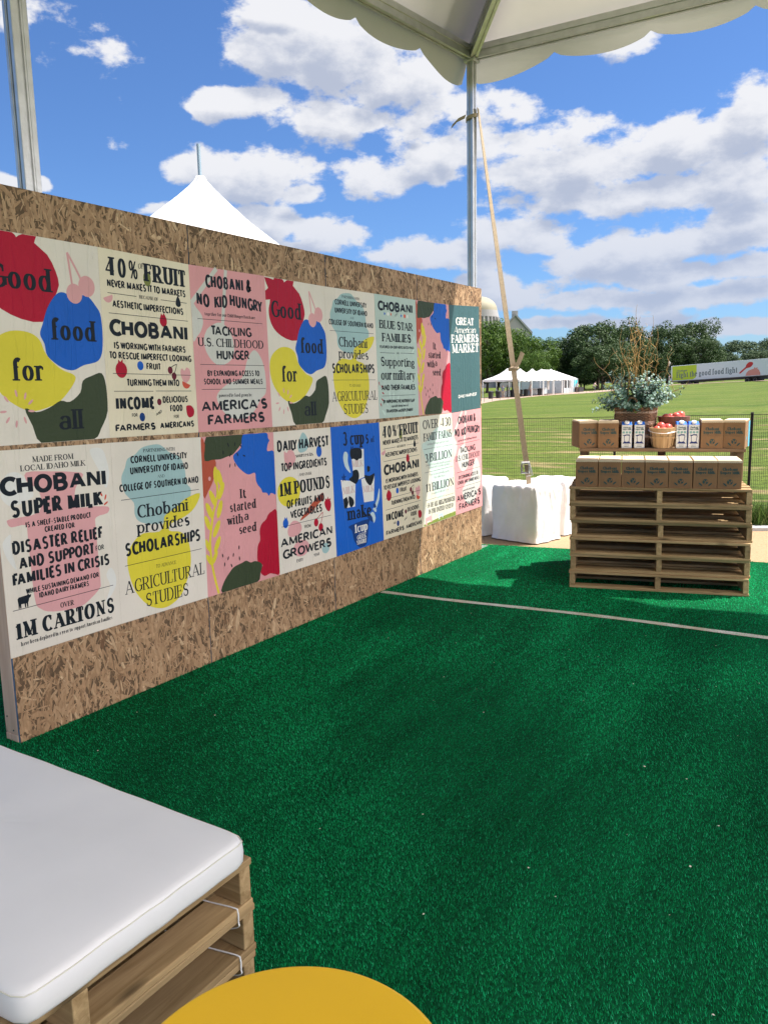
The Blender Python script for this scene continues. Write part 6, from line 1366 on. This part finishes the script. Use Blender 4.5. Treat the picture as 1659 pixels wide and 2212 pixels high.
person('person in a white top walking behind the trailer, legs showing below it', 1515, 150, (.62, .62, .62), (.12, .12, .16), 1.0, 'walk', group='people by the trailer')
person('person in a dark shirt behind the trailer near its front wheels', 1560, 147, (.10, .10, .12), (.3, .25, .2), .1, group='people by the trailer')
person('person in grey at the rear end of the trailer', 1444, 134, (.3, .28, .3), (.12, .10, .1), 2.0, group='people by the trailer')
def lamp_post(px, depth, label):
    g = gpt(px, depth); H = zpix(px, 781, depth)-g.z; t = thing('street_lamp', label, 'street lamp', g)
    mb = MB(); mb.lathe([(.16, 0), (.16, .5), (.09, .6), (.06, 1.0), (.05, H-.9), (.09, H-.8), (.05, H-.75)], 12); mb.build('lamp_pole', 'bin', t)
    mb = MB(); mb.lathe([(.08, H-.75), (.22, H-.3), (.20, H-.15), (.08, H-.02), (.03, H+.1)], 12); mb.build('lamp_shade', 'stone', t)
lamp_post(1443.5, 138, 'slim dark street lamp between the willow twigs and the trailer')

# domed building behind the trees
def museum():
    D = 330; mp = D/FPX; c = at_depth(1034, 640, D); ztop = c[2]; g = -1.0
    t = thing('domed_museum', 'pale domed museum with a pedimented wing rising behind the trees', 'building', (c[0], c[1], g), R(26))
    ap = ztop-g; r = 43*mp; mb = MB(); prof = []
    zdb = ap-31*mp
    for k in range(13):
        a = math.pi/2*(1-k/12); prof.append((max(.01, r*.93*math.cos(a)), zdb+(ap-zdb)*math.sin(a)))
    mb.lathe(prof[::-1], 48); mb.build('dome', 'dome', t, smooth=True)
    mb = MB(); z = zdb; pr = [(r*.93, z)]
    for k in range(3): pr += [(r*(.955+.02*k), z), (r*(.955+.02*k), z-4*mp)]; z -= 4*mp
    pr += [(r*1.02, z), (r*1.02, z-2.5*mp), (r*.95, z-3*mp), (r*.95, z-26*mp), (r*1.04, z-27*mp), (r*1.04, z-32*mp), (r*1.04, 0)]
    mb.lathe(pr[::-1], 48); mb.build('drum', 'stone', t)
    for k in range(28):
        a = 2*math.pi*k/28; mb = MB(); mb.tube([(r*.99*math.cos(a), r*.99*math.sin(a), z-26*mp), (r*.99*math.cos(a), r*.99*math.sin(a), z-3*mp)], .5, 8); mb.build('column', 'stone', t)
    # wing with a gable
    pc = at_depth(1113, 682, D-12); pz = pc[2]-g; v = Matrix.Rotation(-R(26), 4, 'Z') @ Vector((pc[0]-c[0], pc[1]-c[1], 0)); hw = 31*mp; zr = pz-34*mp
    mb = MB(); G_ = [(-hw, 0), (hw, 0), (hw, zr), (0, pz), (-hw, zr)]
    mb.prism([(v.x+x, z) for x, z in G_], lambda p: (p[0], v.y, p[1]), lambda p: (p[0], v.y+26, p[1])); mb.build('gabled_wing', 'stone', t)
    mb = MB()
    for s in (-1, 1): mb.prism([(v.x+s*(hw+.7), zr-.8), (v.x, pz+.15), (v.x, pz+1.0), (v.x+s*(hw+.9), zr)][::s], lambda p: (p[0], v.y-.7, p[1]), lambda p: (p[0], v.y+26.5, p[1]))
    mb.build('wing_roof', 'slate', t)
    mb = MB(); mb.box(v.x-1.2, v.x+1.2, v.y+2, v.y+4, pz-1, pz+2.2); mb.build('chimney', 'stone', t)
    mb = MB(); mb.box(v.x-70, v.x-hw-1, v.y+4, v.y+24, 0, zr-1.5); mb.build('main_block', 'stone', t); mb = MB(); mb.box(v.x-71, v.x-hw-.5, v.y+3, v.y+25, zr-1.499, zr-.3); mb.build('cornice', 'stone', t)
museum()

# trees
def make_tree(kind, leaf, seed, nclump=125, per=130, leafsz=.034, spread=1.0, low=.13):
    """unit tree: height 1, crown about 1 wide"""
    g = np.random.default_rng(seed); t = thing('tree', '', 'tree'); t['label'] = kind
    mb = MB(); mb.tube([(0, 0, -.02), (.004, 0, .03), (.01, .004, .14), (.0, .01, .30), (.01, 0, .52), (0, 0, .75)], [.034, .024, .021, .018, .012, .004], 10)
    for k in range(9):
        a = k*2.4+g.uniform(-.4, .4); z0 = g.uniform(.14, .42); ln = g.uniform(.22, .38); e = g.uniform(.3, .8)
        p = [(0, 0, z0)]+[(ln*f*math.cos(a+.3*f), ln*f*math.sin(a+.3*f), z0+ln*e*f+.05*f*f) for f in (.3, .6, 1)]
        mb.tube(p, [.012, .009, .006, .002], 6)
    mb.build('trunk', 'bark', t, smooth=True)
    # clumps on an uneven crown envelope
    th = g.uniform(0, 2*math.pi, nclump); ph = np.arccos(g.uniform(-.75, 1, nclump)); rr = g.uniform(.55, 1, nclump)**.6
    lob = 1+.16*np.sin(3*th+g.uniform(0, 6))*np.sin(2*ph)+.10*np.sin(5*th+4*ph)
    cx = .5*spread*rr*lob*np.sin(ph)*np.cos(th); cy = .5*spread*rr*lob*np.sin(ph)*np.sin(th); cz = low+.36+(.36*rr*lob*np.cos(ph))*(1.15-.15*lob)
    cr = g.uniform(.065, .125, nclump); V = []
    for k in range(nclump):
        n = int(per*(cr[k]/.095)**2)
        d = g.normal(0, 1, (n, 3)); d /= np.linalg.norm(d, axis=1)[:, None]; q = g.uniform(.45, 1, n)**.5
        c = np.array([cx[k], cy[k], cz[k]])+d*q[:, None]*cr[k]*np.array([1.15, 1.15, .75])
        nrm = d+g.normal(0, .55, (n, 3))+np.array([0, 0, .35]); nrm /= np.linalg.norm(nrm, axis=1)[:, None]
        a1 = np.cross(nrm, g.normal(0, 1, (n, 3))); a1 /= np.linalg.norm(a1, axis=1)[:, None]; a2 = np.cross(nrm, a1)
        s = (leafsz*g.uniform(.45, 1.1, n))[:, None]
        V.append(np.stack([c-a1*s*.5, c-a2*s*.32, c+a1*s*.5, c+a2*s*.32], 1).reshape(-1, 3))
    np_mesh('crown', np.concatenate(V), 4, leaf, t)
    return t
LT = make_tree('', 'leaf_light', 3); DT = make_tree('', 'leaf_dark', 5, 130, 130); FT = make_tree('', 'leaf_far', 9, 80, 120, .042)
used = set()
def place_tree(proto, px, ytop, yb, wpx, depth, label, rot):
    g = gpt(px, depth); zt = zpix(px, ytop, depth); h = zt-g.z; w = wpx*depth/FPX*1.02
    sc = (w, w*.95, h/.93)
    if proto.name not in used: used.add(proto.name); o = proto; o.location = g; o.rotation_euler = (0, 0, rot); o.scale = sc; o['label'] = label; o['group'] = 'trees beyond the lawn'
    else: dup(proto, g, rot, label, 'trees beyond the lawn', sc)
for a in [(LT, 1052, 678, 0, 118, 168, 'light green tree beside the board wall edge, under the dome', 0.3), (LT, 1108, 697, 0, 112, 172, 'light green tree below the museum gable, behind the strap', 1.9), (LT, 1158, 722, 0, 96, 165, 'light green tree over the far white canopies, right of the strap', 3.7), (LT, 985, 690, 0, 130, 172, 'light green tree mostly hidden behind the board wall', 5.0), (LT, 1150, 752, 0, 70, 150, 'low feathery green tree hanging over the clear walled tent', 4.4),
          (DT, 1290, 683, 0, 150, 168, 'tallest dark green tree in the middle of the lawn view', .5), (DT, 1232, 716, 0, 120, 172, 'dark green tree between the canopies and the tallest tree', 2.2), (DT, 1342, 690, 0, 110, 176, 'dark green tree just left of the willow twigs', 3.9), (DT, 1300, 735, 0, 120, 160, 'low dark tree in front of the tallest tree', 1.1),
          (DT, 1440, 692, 0, 120, 190, 'dark green tree directly behind the willow twigs', 5.1), (DT, 1496, 682, 0, 100, 196, 'dark green tree above the rear of the trailer', .9), (DT, 1520, 724, 0, 80, 186, 'dark green tree over the lettering of the trailer', 2.9), (DT, 1395, 718, 0, 100, 185, 'dark green tree low behind the left willow twigs', 4.3),
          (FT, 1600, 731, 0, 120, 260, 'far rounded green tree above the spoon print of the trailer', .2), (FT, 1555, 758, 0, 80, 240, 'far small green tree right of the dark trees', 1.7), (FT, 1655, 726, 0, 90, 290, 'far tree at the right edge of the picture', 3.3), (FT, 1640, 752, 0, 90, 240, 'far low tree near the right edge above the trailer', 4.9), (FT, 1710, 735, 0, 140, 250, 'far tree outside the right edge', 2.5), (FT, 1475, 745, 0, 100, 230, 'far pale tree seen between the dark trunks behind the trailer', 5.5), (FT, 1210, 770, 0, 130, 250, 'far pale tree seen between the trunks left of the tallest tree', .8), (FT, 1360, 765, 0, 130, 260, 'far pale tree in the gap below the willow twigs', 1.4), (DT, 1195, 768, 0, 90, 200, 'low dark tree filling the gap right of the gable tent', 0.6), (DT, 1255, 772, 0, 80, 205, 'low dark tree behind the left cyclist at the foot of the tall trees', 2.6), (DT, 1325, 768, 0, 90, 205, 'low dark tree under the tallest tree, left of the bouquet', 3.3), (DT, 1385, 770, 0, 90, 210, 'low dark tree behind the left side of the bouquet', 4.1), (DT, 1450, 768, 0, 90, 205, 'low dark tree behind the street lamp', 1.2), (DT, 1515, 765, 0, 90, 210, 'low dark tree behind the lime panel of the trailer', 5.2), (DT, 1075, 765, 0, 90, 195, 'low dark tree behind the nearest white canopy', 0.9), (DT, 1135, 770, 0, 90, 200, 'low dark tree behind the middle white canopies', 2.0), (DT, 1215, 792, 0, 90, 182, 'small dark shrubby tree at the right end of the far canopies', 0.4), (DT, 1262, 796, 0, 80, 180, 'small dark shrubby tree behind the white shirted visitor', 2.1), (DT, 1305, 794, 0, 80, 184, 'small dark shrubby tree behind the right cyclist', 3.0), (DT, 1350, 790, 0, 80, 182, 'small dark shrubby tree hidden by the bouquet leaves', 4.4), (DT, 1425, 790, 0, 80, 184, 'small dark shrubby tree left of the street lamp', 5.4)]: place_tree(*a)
